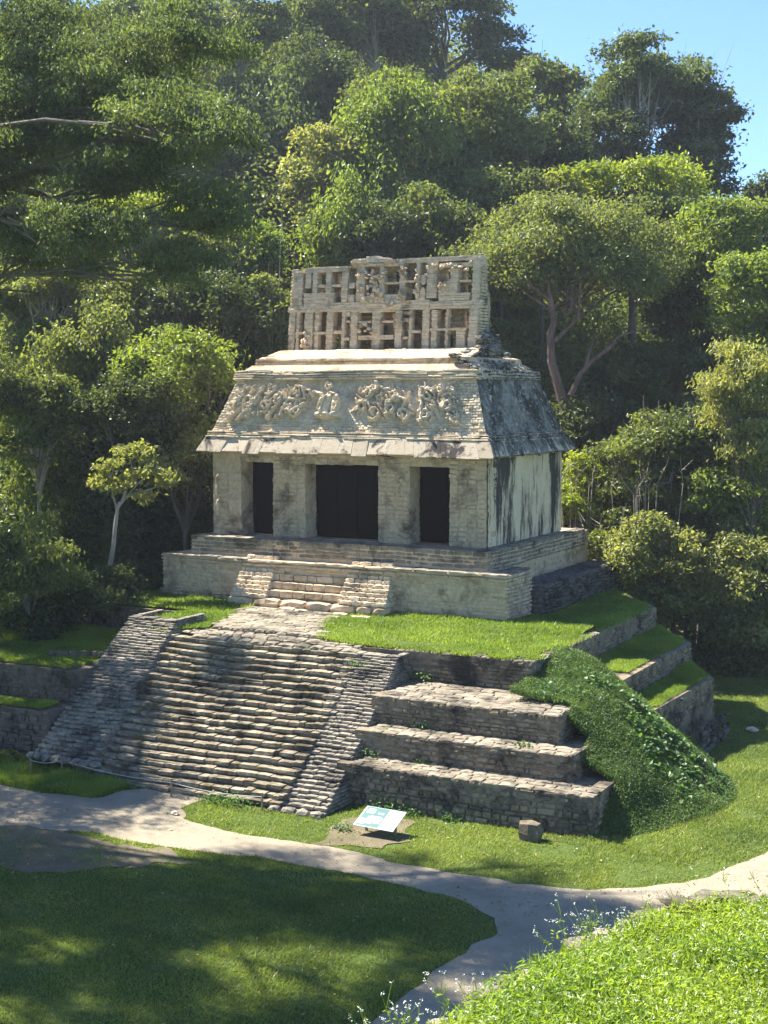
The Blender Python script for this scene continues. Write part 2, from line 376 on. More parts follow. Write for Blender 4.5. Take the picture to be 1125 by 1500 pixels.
def poly_sheet(name, pts, z, mat, step=.25, wob=.12, kind='structure', seed=0):
    """irregular-edged sheet draped just above the terrain"""
    import bmesh
    pts = np.array(pts, float); P = []
    n = len(pts)
    for i in range(n):
        a, b = pts[i], pts[(i + 1) % n]; L = np.linalg.norm(b - a); k = max(1, int(L / step))
        for j in range(k):
            p = a + (b - a) * j / k
            q = p + wob * 2 * np.array([vn(p[0] * 1.3, p[1] * 1.3, 0, seed + 1) - .5, vn(p[0] * 1.3, p[1] * 1.3, 5, seed + 2) - .5])
            q = q + wob * .7 * np.array([vn(p[0] * 5, p[1] * 5, 0, seed + 1) - .5, vn(p[0] * 5, p[1] * 5, 5, seed + 2) - .5])
            P.append(q)
    P = np.array(P)
    from mathutils.geometry import delaunay_2d_cdt
    lo, hi = P.min(0), P.max(0)
    gx, gy = np.meshgrid(np.arange(lo[0], hi[0], .5), np.arange(lo[1], hi[1], .5))
    G = np.stack([gx.ravel(), gy.ravel()], 1); G = G[inpoly(G, P)]
    vs = [Vector(p) for p in P] + [Vector(p) for p in G]
    r = delaunay_2d_cdt(vs, [], [list(range(len(P)))], 1, 1e-5)
    V = np.array([tuple(v) for v in r[0]]); F = np.array([f for f in r[2] if len(f) == 3])
    zz = terrain(V[:, 0], V[:, 1]) + z
    mb = MB(); mb.add(np.column_stack([V, zz]), F)
    o = mb.build(name, mat, smooth=True); tag(o, kind=kind); return P
def inpoly(Q, P):
    x, y = Q[:, 0], Q[:, 1]; inside = np.zeros(len(Q), bool); j = len(P) - 1
    for i in range(len(P)):
        c = ((P[i, 1] > y) != (P[j, 1] > y)) & (x < (P[j, 0] - P[i, 0]) * (y - P[i, 1]) / (P[j, 1] - P[i, 1] + 1e-12) + P[i, 0])
        inside ^= c; j = i
    return inside
PATH = [(-22, -15.6), (-12, -15.2), (-8.7, -14.9), (-6.9, -15.1), (-5.3, -14.7), (-5.0, -13.7), (-4.6, -13.0), (-2.6, -13.2), (-2.7, -14.4), (-2.0, -15.1), (-.57, -15.35), (.9, -15.4), (2.67, -15.35), (4.1, -15.5), (5.6, -15.65), (7.7, -15.62),
        (9.26, -15.3), (10.46, -14.6), (11.54, -13.3), (12.28, -10.7), (14, -5), (17, 2), (19, 1), (16.5, -6), (15, -12), (13.6, -18), (12, -22), (12, -30), (10.5, -36), (8.6, -36), (8.4, -28), (8.18, -23.6), (8.07, -22.2), (8.16, -20.9), (8.3, -19.3), (8.41, -18.4),
        (8.0, -17.7), (7.06, -17.25), (5.6, -17.0), (3.5, -16.8), (1.4, -16.8), (-.8, -17.3), (-3.5, -17.2), (-5.7, -18.0), (-12, -18.6), (-22, -18.5)]
PP = poly_sheet('path', PATH, .012, M['path'])
DP = poly_sheet('bare_earth', [(-7, -18.2), (-3.5, -17.4), (-1.2, -17.6), (.3, -17.6), (-1.2, -18.8), (-2.2, -20.0), (-4.5, -20.8), (-8, -20.5)], .020, M['dirt'], wob=.5)
DP2 = poly_sheet('bare_earth', [(1.5, -13.0), (2.5, -12.4), (3.6, -12.9), (4.2, -14.2), (3.7, -15.1), (2.2, -15.2), (1.9, -14.2)], .020, M['dirt'], wob=.3, seed=4)
DP3 = np.array([(6.0, -13.1), (7.3, -13.0), (7.2, -12.3), (6.2, -12.3)])

# ------------------------------------------------------------------ grass
def blades(mb, P, h, wd, lean=.5):
    n = len(P); a = rng.random(n) * 6.283; l = rng.normal(0, lean, (n, 2)) * h[:, None]
    d = np.stack([np.cos(a), np.sin(a)], 1) * (wd / 2)[:, None]
    V = np.zeros((n, 3, 3)); V[:, 0] = P; V[:, 1] = P; V[:, 2] = P
    V[:, 0, :2] += d; V[:, 1, :2] -= d; V[:, 2, :2] += l; V[:, 2, 2] += h
    V[:, :2, 2] -= .01
    mb.add(V.reshape(-1, 3), np.arange(n * 3).reshape(-1, 3), np.repeat(np.clip(.5 + fbm(P[:, 0] * .7, P[:, 1] * .7, 0, 21) * 1.9 + rng.normal(0, .17, n), 0, 1), 3))
def in_view(P, m=160):
    d = P - CAM; r = d @ RR; f = d @ FF; z = d[:, 2]
    dd = f * math.cos(PITCH) - z * math.sin(PITCH); u = z * math.cos(PITCH) + f * math.sin(PITCH)
    px = 562.5 + FPX * r / dd; py = 750 - FPX * u / dd
    return (dd > 0) & (px > -m - 60) & (px < 1125 + m + 60) & (py > -m) & (py < 1500 + m)
# pyramid footprint kept clear of lawn blades
FOOT = np.array([(-9.8, -12.2), (-9.8, -13.2), (1.3, -13.3), (1.3, -11.8), (8.15, -11.8), (8.15, -9), (9, -7), (8, 1.5), (5, 6), (1, 11), (-16, 11), (-16, -12.2)])
def lawn():
    n = 1150000
    f = 22 + (rng.random(n) ** .75) * 48; r = (rng.random(n) - .5) * 2 * (f * .285 + 1)
    xy = CAM[:2] + r[:, None] * RR[:2] + f[:, None] * FF[:2]
    k = ~inpoly(xy, PP) & ~inpoly(xy, FOOT)
    k &= ~(inpoly(xy, DP) & (rng.random(n) < .3 + .65 * (vn(xy[:, 0] * 1.6, xy[:, 1] * 1.6, 0, 67) > .42))) & ~(inpoly(xy, DP2) & (rng.random(n) < .2 + .5 * (vn(xy[:, 0] * 3, xy[:, 1] * 3, 0, 66) > .45))) & ~(inpoly(xy, DP3) & (rng.random(n) < .6))
    dry = np.exp(-(((xy[:, 0] - 0.5) / 2.4) ** 2 + ((xy[:, 1] + 14.4) / .9) ** 2))
    k &= rng.random(n) > dry * .45
    xy = xy[k]
    P = np.column_stack([xy, terrain(xy[:, 0], xy[:, 1])]); k = in_view(P); P = P[k]
    k = rng.random(len(P)) < 1 - .75 * (vn(P[:, 0] * .9, P[:, 1] * .9, 0, 61) > .74) - .5 * (vn(P[:, 0] * 2.3, P[:, 1] * 2.3, 0, 62) > .8); P = P[k]
    h = rng.uniform(.025, .075, len(P)) * (1 + 1.2 * np.clip(fbm(P[:, 0] * .5, P[:, 1] * .5, 0, 2) * 2, 0, 1))
    mb = MB(); blades(mb, P, h, rng.uniform(.018, .035, len(P)), .7)
    tag(mb.build('lawn_grass', M['grass']), 'short mown lawn grass on both sides of the gravel path', 'grass', kind='stuff')
lawn()
def litter():
    n = 5200; f = 24 + rng.random(n) * 30; r = (rng.random(n) - .5) * 2 * (f * .28); xy = CAM[:2] + r[:, None] * RR[:2] + f[:, None] * FF[:2]
    k = ~inpoly(xy, FOOT) & (vn(xy[:, 0] * .4, xy[:, 1] * .4, 0, 65) + rng.random(n) * .5 > .7); xy = xy[k]; n = len(xy)
    mb = MB(); leafquads(mb, np.column_stack([xy, terrain(xy[:, 0], xy[:, 1]) + .03 + .03 * ~inpoly(xy, PP)]), rng.normal(0, .3, (n, 3)) + [0, 0, 1], rng.uniform(.05, .11, n), rng.uniform(.03, .06, n), rng.random(n))
    tag(mb.build('fallen_leaves', M['litter']), 'dry fallen leaves scattered over path and lawn', 'fallen leaves', kind='stuff')
    n = 9000; xy = PP.min(0) + rng.random((n, 2)) * (PP.max(0) - PP.min(0)); k = inpoly(xy, PP); P = np.column_stack([xy[k], terrain(xy[k, 0], xy[k, 1]) + .012]); P = P[in_view(P)]; h = rng.uniform(.008, .026, len(P))[:, None] * [1, .8, .7]
    mb = MB(); blocks(mb, P, h, .6, .15); tag(mb.build('gravel', M['path']), 'loose gravel on the path', 'gravel', kind='stuff')
litter()

# ------------------------------------------------------------------ stepped pyramid
pyr = thing('stepped_pyramid', 'terraced stone pyramid with broad stairway under the temple', 'pyramid', (-3, -3, GZ))
def part(mb, name, mat, parent, label=None, smooth=False):
    o = mb.build(name, mat, None, smooth)
    if parent is not None and parent.name == 'roof_comb':
        o.parent = parent; o.matrix_parent_inverse = Matrix.Identity(4)
    elif parent is not None:
        o.parent = parent; bpy_mat = Matrix.Translation(parent_world(parent)).inverted(); o.matrix_parent_inverse = bpy_mat
    if label: o['label'] = label
    return o
def parent_world(p):
    v = Vector((0, 0, 0))
    while p is not None:
        if p.type == 'EMPTY': v = v + p.location
        p = p.parent
    return v
def prism(mb, poly, z0, z1, v=.5):
    poly = np.array(poly, float); n = len(poly)
    V = np.concatenate([np.column_stack([poly, np.full(n, z0)]), np.column_stack([poly, np.full(n, z1)])])
    i = np.arange(n); j = (i + 1) % n
    mb.add(V, np.stack([i, j, j + n, i + n], 1), v)
    c = poly.mean(0); V2 = np.concatenate([V[n:], [[*c, z1]]]); mb.add(V2, np.stack([i, j, np.full(n, n)], 1), v)
def wall_run(mb, pts, z0, z1, batter=0.06, **kw):
    """masonry faces along a polyline; outward normal to the right of the run direction"""
    for (a, b) in zip(pts[:-1], pts[1:]):
        a = np.array([*a, 0.]); b = np.array([*b, 0.]); d = b - a; L = np.linalg.norm(d); U = d / L
        N0 = np.array([U[1], -U[0], 0]); V = np.array([-N0[0] * batter, -N0[1] * batter, 1.0]); V /= np.linalg.norm(V)
        masonry(mb, a + np.array([0, 0, z0]) + N0 * (batter * (z1 - z0)), U, V, N0, L, z1 - z0, **kw)
# right-hand terraces: (outline of the top, top z, bottom z, exposed run)
T1 = [(-14.2, -4.0), (-9.7, -4.0), (-9.7, -7.15), (4.65, -7.15), (4.65, 4.8), (1.0, 9.9), (-14.2, 9.9)]
m_ = MB(); prism(m_, np.array(T1), GZ - .3, -2.42)
wall_run(m_, [(.4, -7.15), (4.65, -7.15), (4.65, 4.8)], -3.35, -2.40, rh=(.09, .16), sl=(.16, .42))
wall_run(m_, [(4.65, 4.8), (3.2, 6.9)], -4.4, -2.40)
part(m_, 'terrace', M['terrace'], pyr, 'uppermost terrace, its flat top covered in grass')
T2 = [(.7, -9.72), (6.42, -9.72), (6.42, 3.1), (4.6, 5.6), (.7, 5.6)]
m_ = MB(); prism(m_, T2, GZ - .3, -3.27)
wall_run(m_, [(.8, -9.72), (6.42, -9.72), (6.42, 3.1)], -4.12, -3.27, rh=(.08, .15), sl=(.14, .36))
wall_run(m_, [(6.42, 3.1), (4.6, 5.6)], -5.4, -3.27)
part(m_, 'terrace', M['terrace'], pyr, 'second terrace with wide flagstone top')
T3 = [(.7, -10.72), (7.15, -10.72), (7.55, -2), (7.7, 1.3), (6.2, 3.4), (.7, 3.4)]
m_ = MB(); prism(m_, T3, GZ - .3, -4.06)
wall_run(m_, [(.8, -10.72), (7.15, -10.72), (7.55, -2), (7.7, 1.3)], -4.82, -4.06, rh=(.09, .2), sl=(.16, .4))
wall_run(m_, [(7.7, 1.3), (6.2, 3.4)], -5.7, -4.06)
part(m_, 'terrace', M['terrace'], pyr, 'third terrace, narrow stone ledge along the top')
T4 = [(.7, -11.75), (8.12, -11.75), (8.12, -8), (8.6, 0), (.7, 1)]
m_ = MB(); prism(m_, [(.7, -11.75), (8.12, -11.75), (8.12, -9.4), (.7, -9.4)], GZ - .3, -4.76)
wall_run(m_, [(1.0, -11.75), (8.12, -11.75), (8.12, -9.2)], -6.1, -4.76, rh=(.09, .19), sl=(.15, .4), out=(0, .05))
part(m_, 'terrace', M['terrace'], pyr, 'lowest and tallest terrace wall beside the information board')
# low ruined fourth step on the far right side
m_ = MB()
wall_run(m_, [(8.2, -2.2), (8.35, .6)], -5.9, -5.0, out=(-.05, .12), jit=.12, sl=(.2, .5), rh=(.12, .25))
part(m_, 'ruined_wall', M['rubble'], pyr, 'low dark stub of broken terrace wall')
m_ = MB(); wall_run(m_, [(7.3, -4.0), (7.6, -2.0)], -5.6, -4.1, out=(-.05, .12), jit=.12, sl=(.2, .5), rh=(.12, .25))
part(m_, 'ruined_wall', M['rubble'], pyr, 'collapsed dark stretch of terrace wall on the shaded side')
# capping flagstones
def flags(mb, x0, x1, y0, y1, z, size=(.3, .6), th=.05, trim=None):
    cs, hs, rot = [], [], []
    y = y0
    while y < y1 - .05:
        dy = min(random.uniform(size[0] * .8, size[0] * 1.3), y1 - y); x = x0
        while x < x1 - .05:
            dx = min(random.uniform(*size), x1 - x)
            if trim is None or trim(x + dx / 2, y + dy / 2):
                cs.append((x + dx / 2, y + dy / 2, z + random.uniform(-.012, .012))); hs.append((dx / 2 - .012, dy / 2 - .012, th)); rot.append(random.gauss(0, .04))
            x += dx
        y += dy
    blocks(mb, cs, hs, .5, .12, rot=np.array(rot))
m_ = MB(); flags(m_, .9, 6.44, -9.76, -7.3, -3.28, (.35, .75)); part(m_, 'flagstone_top', M['flag'], pyr)
m_ = MB(); flags(m_, 1.0, 7.17, -10.76, -9.8, -4.07, (.3, .55)); part(m_, 'flagstone_top', M['flag'], pyr)
m_ = MB(); flags(m_, 1.1, 8.14, -11.79, -10.8, -4.77, (.3, .55)); part(m_, 'flagstone_top', M['flag'], pyr)
m_ = MB(); flags(m_, .5, 4.68, -7.19, -6.8, -2.41, (.25, .5)); part(m_, 'flagstone_top', M['flag'], pyr)
m_ = MB(); flags(m_, 4.35, 4.68, -6.8, 4.8, -2.41, (.25, .5)); part(m_, 'flagstone_top', M['flag'], pyr)
# left-hand terraces (shaded)
m_ = MB(); wall_run(m_, [(-15.2, -3.2), (-13.6, -4.0), (-9.6, -4.0)], -3.45, -2.42, rh=(.1, .2)); wall_run(m_, [(-9.7, -4.0), (-9.7, -7.1)], -3.2, -2.42)
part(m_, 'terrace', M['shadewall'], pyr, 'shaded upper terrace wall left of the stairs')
m_ = MB(); prism(m_, [(-20, -10.9), (-9.4, -10.6), (-9.4, -3.9), (-14, -3.9), (-20, -3)], GZ - .3, -3.36)
wall_run(m_, [(-20, -10.9), (-9.4, -10.6)], -4.35, -3.34, rh=(.1, .2)); wall_run(m_, [(-11.6, -9.4), (-9.5, -8.6)], -3.4, -3.05, rh=(.1, .2))
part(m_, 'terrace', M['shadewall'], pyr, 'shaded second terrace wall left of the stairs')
m_ = MB(); prism(m_, [(-20, -12.2), (-9.4, -11.9), (-9.4, -10.6), (-20, -10.7)], GZ - .3, -4.4)
wall_run(m_, [(-20, -12.2), (-9.4, -11.9)], -5.9, -4.38, rh=(.12, .25), out=(-.04, .08), jit=.1)
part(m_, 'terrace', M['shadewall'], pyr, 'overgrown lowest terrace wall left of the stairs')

# staircase: each step a mesh of its own
stair = MB(); NS = 21
y0s, y1s, z0s, z1s = -13.25, -7.95, GZ, -2.48
rise = (z1s - z0s) / NS; run = (y1s - y0s) / (NS - 1)
box(stair, (-7.9, -13.0, GZ - .3), (-.4, -12.6, GZ + rise * .8))
for i in range(NS):
    box(stair, (-7.9, y0s + run * i + .08, GZ - .3), (-.4, -6.9, GZ + rise * (i + 1) - .04 - .0013 * i))
st = part(stair, 'staircase', M['terrace'], pyr, 'broad worn main stairway')
def swarp(P):
    P = P.copy(); x = P[..., 0]; y = P[..., 1]
    P[..., 2] += .03 * (vn(x * .55, y * .8, 0, 31) - .5) * 2 - .05 * np.sin((x + 8) / 7.4 * np.pi) ** 2
    P[..., 1] += .035 * (vn(x * .5 + 9, y * .7, 0, 33) - .5) * 2
    return P
for i in range(NS):
    mb = MB(); t = i / (NS - 1); xa = -6.9 - .9 * t - .2; xb = -.3 - .45 * t + .1
    if i == 0: xa = -7.2
    yf = y0s + run * i; zt = GZ + rise * (i + 1)
    x = xa; cs, hs = [], []
    while x < xb - .05:
        l = min(random.choice((.2, .26, .32, .4, .5, .66)) * random.uniform(.85, 1.2), xb - x)
        dz = random.uniform(-.025, .022); dy = random.uniform(-.045, .035)
        if random.random() < .06: dz -= .04; dy += .05
        cs.append((x + l / 2, yf + .17 + dy, zt - rise * .33 + dz)); hs.append((l / 2 - random.uniform(.004, .014), .2, rise * .33)); 
        x += l
    blocks(mb, cs, hs, .11, .07, swarp)
    # small recessed course under each nosing
    x = xa; cs, hs = [], []
    while x < xb - .05:
        l = min(random.uniform(.15, .35), xb - x); cs.append((x + l / 2, yf + .25 + random.uniform(0, .05), zt - rise * .84)); hs.append((l / 2 - .006, .14, rise * .16)); x += l
    blocks(mb, cs, hs, .3, .1, swarp)
    stp = mb.build('step', M['step']); stp.parent = st

def balustrade(x0b, x1b, x0t, x1t, yb, yt, zb, zt, bow, mat, label, seed):
    """sloping flank wall of stacked stones"""
    mb = MB(); rows = 42
    Lb = [(yb, zb)]
    def prof(t):   # lower third steeper
        y = yb + (yt - yb) * (t + .06 * math.sin(math.pi * t)); z = zb + (zt - zb) * (t + bow * math.sin(math.pi * t)); return y, z
    core_v = []
    for k in range(rows + 1):
        t = k / rows; y, z = prof(t); xa = x0b + (x0t - x0b) * t; xb_ = x1b + (x1t - x1b) * t
        core_v.append([(xa + .06, y + .12, GZ - .3), (xa + .06, y + .12, z - .07), (xb_ - .06, y + .12, z - .07), (xb_ - .06, y + .12, GZ - .3)])
    cv = np.array(core_v).reshape(-1, 3); mb.add(cv, grid_faces(4, rows + 1))
    for k in range(rows):
        t = (k + .5) / rows; y, z = prof(t); ya, za = prof(k / rows); yb2, zb2 = prof((k + 1) / rows)
        xa = x0b + (x0t - x0b) * t; xb_ = x1b + (x1t - x1b) * t; x = xa; cs, hs = [], []
        while x < xb_ - .04:
            l = min(random.uniform(.14, .42), xb_ - x)
            cs.append((x + l / 2, (ya + yb2) / 2 + .17 + random.uniform(-.035, .03), (za + zb2) / 2 - .02 + random.uniform(-.02, .02))); hs.append((l / 2 - .004, .19, (zb2 - za) / 2 * random.uniform(.9, 1.08))); x += l
        blocks(mb, cs, hs, .2, .10)
        # side course
        for xs_, sg in ((xb_, 1), (xa, -1)):
            yy = ya + .3; cs, hs = [], []
            while yy < ya + 1.6:
                l = random.uniform(.15, .4); cs.append((xs_ - sg * .07, yy + l / 2, (za + zb2) / 2)); hs.append((.09 + random.uniform(0, .02), l / 2 - .006, (zb2 - za) / 2 * .95)); yy += l
            blocks(mb, cs, hs, .35, .1)
    # foot course
    cs, hs = [], []; x = x0b - .08
    while x < x1b + .02:
        l = random.uniform(.25, .5); cs.append((x + l / 2, yb - .02, zb + .04)); hs.append((l / 2 - .01, .16, .12)); x += l
    blocks(mb, cs, hs, .4, .1)
    return part(mb, 'balustrade', mat, pyr, label)
balustrade(-.45, 1.15, -1.15, .6, -13.3, -7.8, GZ, -2.45, .055, M['grave'], 'stacked stone flank at the lit side of the stairway', 1)
balustrade(-9.2, -6.85, -9.75, -7.85, -13.0, -7.4, GZ + .35, -2.05, .07, M['grave'], 'wide stepped stone flank at the shaded side of the stairway', 2)
# side faces of left balustrade towards stairs rise above the steps: landing slab in front of the temple
m_ = MB(); prism(m_, [(-7.0, -6.5), (-2.9, -6.6), (-4.8, -2.3), (-8.2, -2.3)], -2.7, -2.30)
cs, hs = [], []
for x in np.arange(-7.0, -3.0, .42):
    cs.append((x + .2, -6.5, -2.36 + random.uniform(-.01, .01))); hs.append((.205, .16, .09))
blocks(m_, cs, hs, .4, .1)
flags(m_, -8.3, -2.6, -6.6, -2.4, -2.31, (.3, .7), .04, trim=lambda x, y: (-8.3 + 1.4 * (-(y + 2.9) / 3.6) < x < -4.8 + 2.0 * (-(y + 2.4) / 4.2) + random.uniform(-.3, .5)))
flags(m_, -7.6, -1.0, -7.5, -6.6, -2.42, (.3, .7), .05)
for y in (-7.62,):
    x = -7.0; cs, hs = [], []
    while x < -1.3:
        l = random.uniform(.35, .8); cs.append((x + l / 2, y, -2.5)); hs.append((l / 2 - .01, .25, .1)); x += l
    blocks(m_, cs, hs, .4, .1)
part(m_, 'landing', M['flag'], pyr, 'paved landing at the head of the stairs')

# ------------------------------------------------------------------ temple
tem = thing('temple', 'pale limestone temple with openwork roof comb on the pyramid', 'temple', (-5.7, 3.6, -2.4))
W, D = 11.46, 7.3
def tp(mb, name, mat, label=None, smooth=False, parent=None): 
    o = part(mb, name, mat, tem, label, smooth)
    if parent is not None: o.parent = parent; o.matrix_parent_inverse = Matrix.Identity(4)
    return o
# plinth: lower block, body, upper slab
m_ = MB()
box(m_, (-12.8, -1.38, -2.8), (1.32, .8, -.74)); box(m_, (-12.3, .8, -2.8), (.44, 9.2, -.12)); box(m_, (-11.84, -.86, -.8), (.52, 8.6, -.03))
xl, xr = -12.84, 1.38
masonry(m_, (xl, -1.40, -2.42), (1, 0, 0), (0, 0, 1), (0, -1, 0), xr - xl, 1.47, rh=(.10, .17), sl=(.25, .7), out=(0, .02), gap=.006, wob=.015)
masonry(m_, (xl - .03, -1.45, -.95), (1, 0, 0), (0, 0, 1), (0, -1, 0), xr - xl + .06, .25, rh=(.11, .13), sl=(.5, 1.1), out=(.02, .04), gap=.005, dep=.25, rnd=.3)
masonry(m_, (xr - .0, -1.44, -2.5), (0, 1, 0), (0, 0, 1), (1, 0, 0), 2.28, 1.55, rh=(.11, .18), sl=(.16, .4), out=(0, .03))
masonry(m_, (xr + .0, -1.44, -.95), (0, 1, 0), (0, 0, 1), (1, 0, 0), 2.28, .25, rh=(.1, .14), sl=(.4, .8), out=(.02, .04), dep=.25)
masonry(m_, (.44, .8, -1.3), (0, 1, 0), (0, 0, 1), (1, 0, 0), 8.4, 1.2, rh=(.12, .22), sl=(.14, .35), out=(0, .04), jit=.1)
masonry(m_, (xl - .05, -1.5, -2.42), (1, 0, 0), (0, 0, 1), (0, -1, 0), 3.2, .4, rh=(.13, .17), sl=(.3, .6), out=(.01, .03), dep=.15)
part(m_, 'plinth', M['temple'], tem)
m_ = MB()
masonry(m_, (-11.9, -.88, -.62), (1, 0, 0), (0, 0, 1), (0, -1, 0), 12.5, .6, rh=(.11, .16), sl=(.25, .7), out=(0, .02), gap=.006)
masonry(m_, (.54, -.92, -.7), (0, 1, 0), (0, 0, 1), (1, 0, 0), 9.5, .66, rh=(.10, .16), sl=(.2, .5), out=(0, .03))
flags(m_, -11.92, .58, -.92, .05, -.03, (.5, 1.0), .03)
flags(m_, .05, .6, 0, 8.5, -.035, (.3, .6), .04)
flags(m_, xl, -8.9, -1.5, -.9, -.72, (.4, .9), .03); flags(m_, -3.4, xr + .02, -1.5, -.9, -.72, (.4, .9), .03); flags(m_, .62, xr + .02, -.9, .8, -.72, (.3, .6), .04)
part(m_, 'floor_slab', M['flag'], tem)
m_ = MB(); box(m_, (.4, .95, -2.8), (1.7, 9.6, -1.42))
masonry(m_, (1.8, .95, -2.5), (0, 1, 0), (0, 0, 1), (1, 0, 0), 8.6, 1.15, rh=(.1, .2), sl=(.2, .5), out=(-.06, .12), jit=.14, wob=.08)
masonry(m_, (.4, .93, -2.5), (1, 0, 0), (0, 0, 1), (0, -1, 0), 1.4, 1.1, rh=(.1, .2), sl=(.2, .5), out=(-.02, .08), jit=.14)
flags(m_, .5, 1.85, 1, 9.6, -1.38, (.25, .5), .07)
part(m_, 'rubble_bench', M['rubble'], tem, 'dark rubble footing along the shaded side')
# small stair
m_ = MB()
for i in range(5):
    zt = -2.0 + i * .27; yf = -2.15 + i * .24
    x = -7.9; cs, hs = [], []
    box(m_, (-7.95, yf + .1, -2.6), (-4.5, -1.2, zt - .05))
    while x < -4.55:
        l = min(random.uniform(.25, .8), -4.5 - x); cs.append((x + l / 2, yf + .16, zt - .11)); hs.append((l / 2 - .008, .2, .12)); x += l
    if i: blocks(m_, cs, hs, .12, .06)
# wide base course
x = -9.35; cs, hs = [], []
while x < -2.75:
    l = min(random.uniform(.6, 1.2), -2.75 - x); cs.append((x + l / 2, -2.0, -2.2)); hs.append((l / 2 - .008, .28, .2)); x += l
blocks(m_, cs, hs, .3, .07)
box(m_, (-9.3, -2.1, -2.7), (-2.8, -1.3, -2.05))
cs = [(-6.6, -2.45, -2.3), (-6.0, -2.5, -2.32), (-7.3, -2.42, -2.36), (-4.4, -2.5, -2.33), (-3.6, -2.5, -2.36)]; hs = [(.34, .2, .1), (.24, .18, .09), (.2, .12, .07), (.3, .18, .1), (.4, .2, .08)]
blocks(m_, cs, hs, .35, .08)
tstair = part(m_, 'entrance_steps', M['temple'], tem, 'short flight of worn steps up to the doorways')
for (a0, a1, b0, b1, nm) in ((-9.25, -7.7, -9.2, -7.85, 'l'), (-4.75, -2.8, -4.75, -3.1, 'r')):
    mb = MB(); rows = 10
    for k in range(rows):
        t = (k + .5) / rows; y = -2.2 + 1.2 * t; z = -2.0 + 1.40 * t; xa = a0 + (b0 - a0) * t; xb_ = a1 + (b1 - a1) * t
        box(mb, (xa + .05, y + .08, -2.5), (xb_ - .05, -.9, z - .0))
        x = xa; cs, hs = [], []
        while x < xb_ - .04:
            l = min(random.uniform(.16, .5), xb_ - x); cs.append((x + l / 2, y + .1 + random.uniform(-.02, .02), z)); hs.append((l / 2 - .003, .15, .078)); x += l
        blocks(mb, cs, hs, .2, .09)
        for xs_ in (xa + .06, xb_ - .06):
            cs, hs = [], []; yy = y + .2
            while yy < -1.0:
                l = min(.3, -.95 - yy); 
                if l > .05: cs.append((xs_, yy + l / 2, z)); hs.append((.08, l / 2, .072))
                yy += .3
            blocks(mb, cs, hs, .35, .08)
    part(mb, 'stair_flank', M['pale'], tem)

# relief helper -----------------------------------------------------------
def seg_h(U, V, strokes):
    H = np.zeros_like(U)
    for pts, r, h in strokes:
        pts = np.array(pts, float)
        if len(pts) == 1: pts = np.vstack([pts, pts + 1e-4])
        for a, b in zip(pts[:-1], pts[1:]):
            d = b - a; L2 = (d * d).sum() + 1e-9
            t = np.clip(((U - a[0]) * d[0] + (V - a[1]) * d[1]) / L2, 0, 1)
            q = np.sqrt((U - a[0] - t * d[0]) ** 2 + (V - a[1] - t * d[1]) ** 2) / r
            H = np.maximum(H, h * np.sqrt(np.clip(1 - q * q, 0, 1)))
    return H
def relief(mb, f, lu, lv, step, strokes, rough=.02, seed=0, rub=None):
    nu, nv = int(lu / step) + 1, int(lv / step) + 1
    U, V = np.meshgrid(np.linspace(0, lu, nu), np.linspace(0, lv, nv))
    Uw = U + .06 * fbm(U * 3, V * 3, 0, seed + 50); Vw = V + .06 * fbm(U * 3, V * 3, 4, seed + 51)
    H = seg_h(Uw, Vw, strokes)
    H = H * 1.25 * (.6 + .8 * vn(U * 9, V * 9, 0, seed + 1)) + rough * 2 * fbm(U * 2.2, V * 2.2, 0, seed, 5)
    hr = 0
    if rub is not None: hr = rub(U, V); H = H + hr
    e = np.minimum(np.minimum(U, lu - U), 1) 
    P = f(U, V, H)
    mb.add(P, grid_faces(nu, nv), np.clip(.42 + 1.3 * fbm(U * 2, V * 2, 0, seed + 7) + 9 * hr + 2.2 * H, 0, 1).ravel())  # joint dirt, plus relief shading put into the tone: recesses darker, raised parts lighter
def swirl(cx, cy, r, turns=1.3, a0=0, r1=.25, n=9):
    return [(cx + r * (1 - (1 - r1) * i / n) * math.cos(a0 + turns * 6.283 * i / n), cy + r * (1 - (1 - r1) * i / n) * math.sin(a0 + turns * 6.283 * i / n)) for i in range(n + 1)]

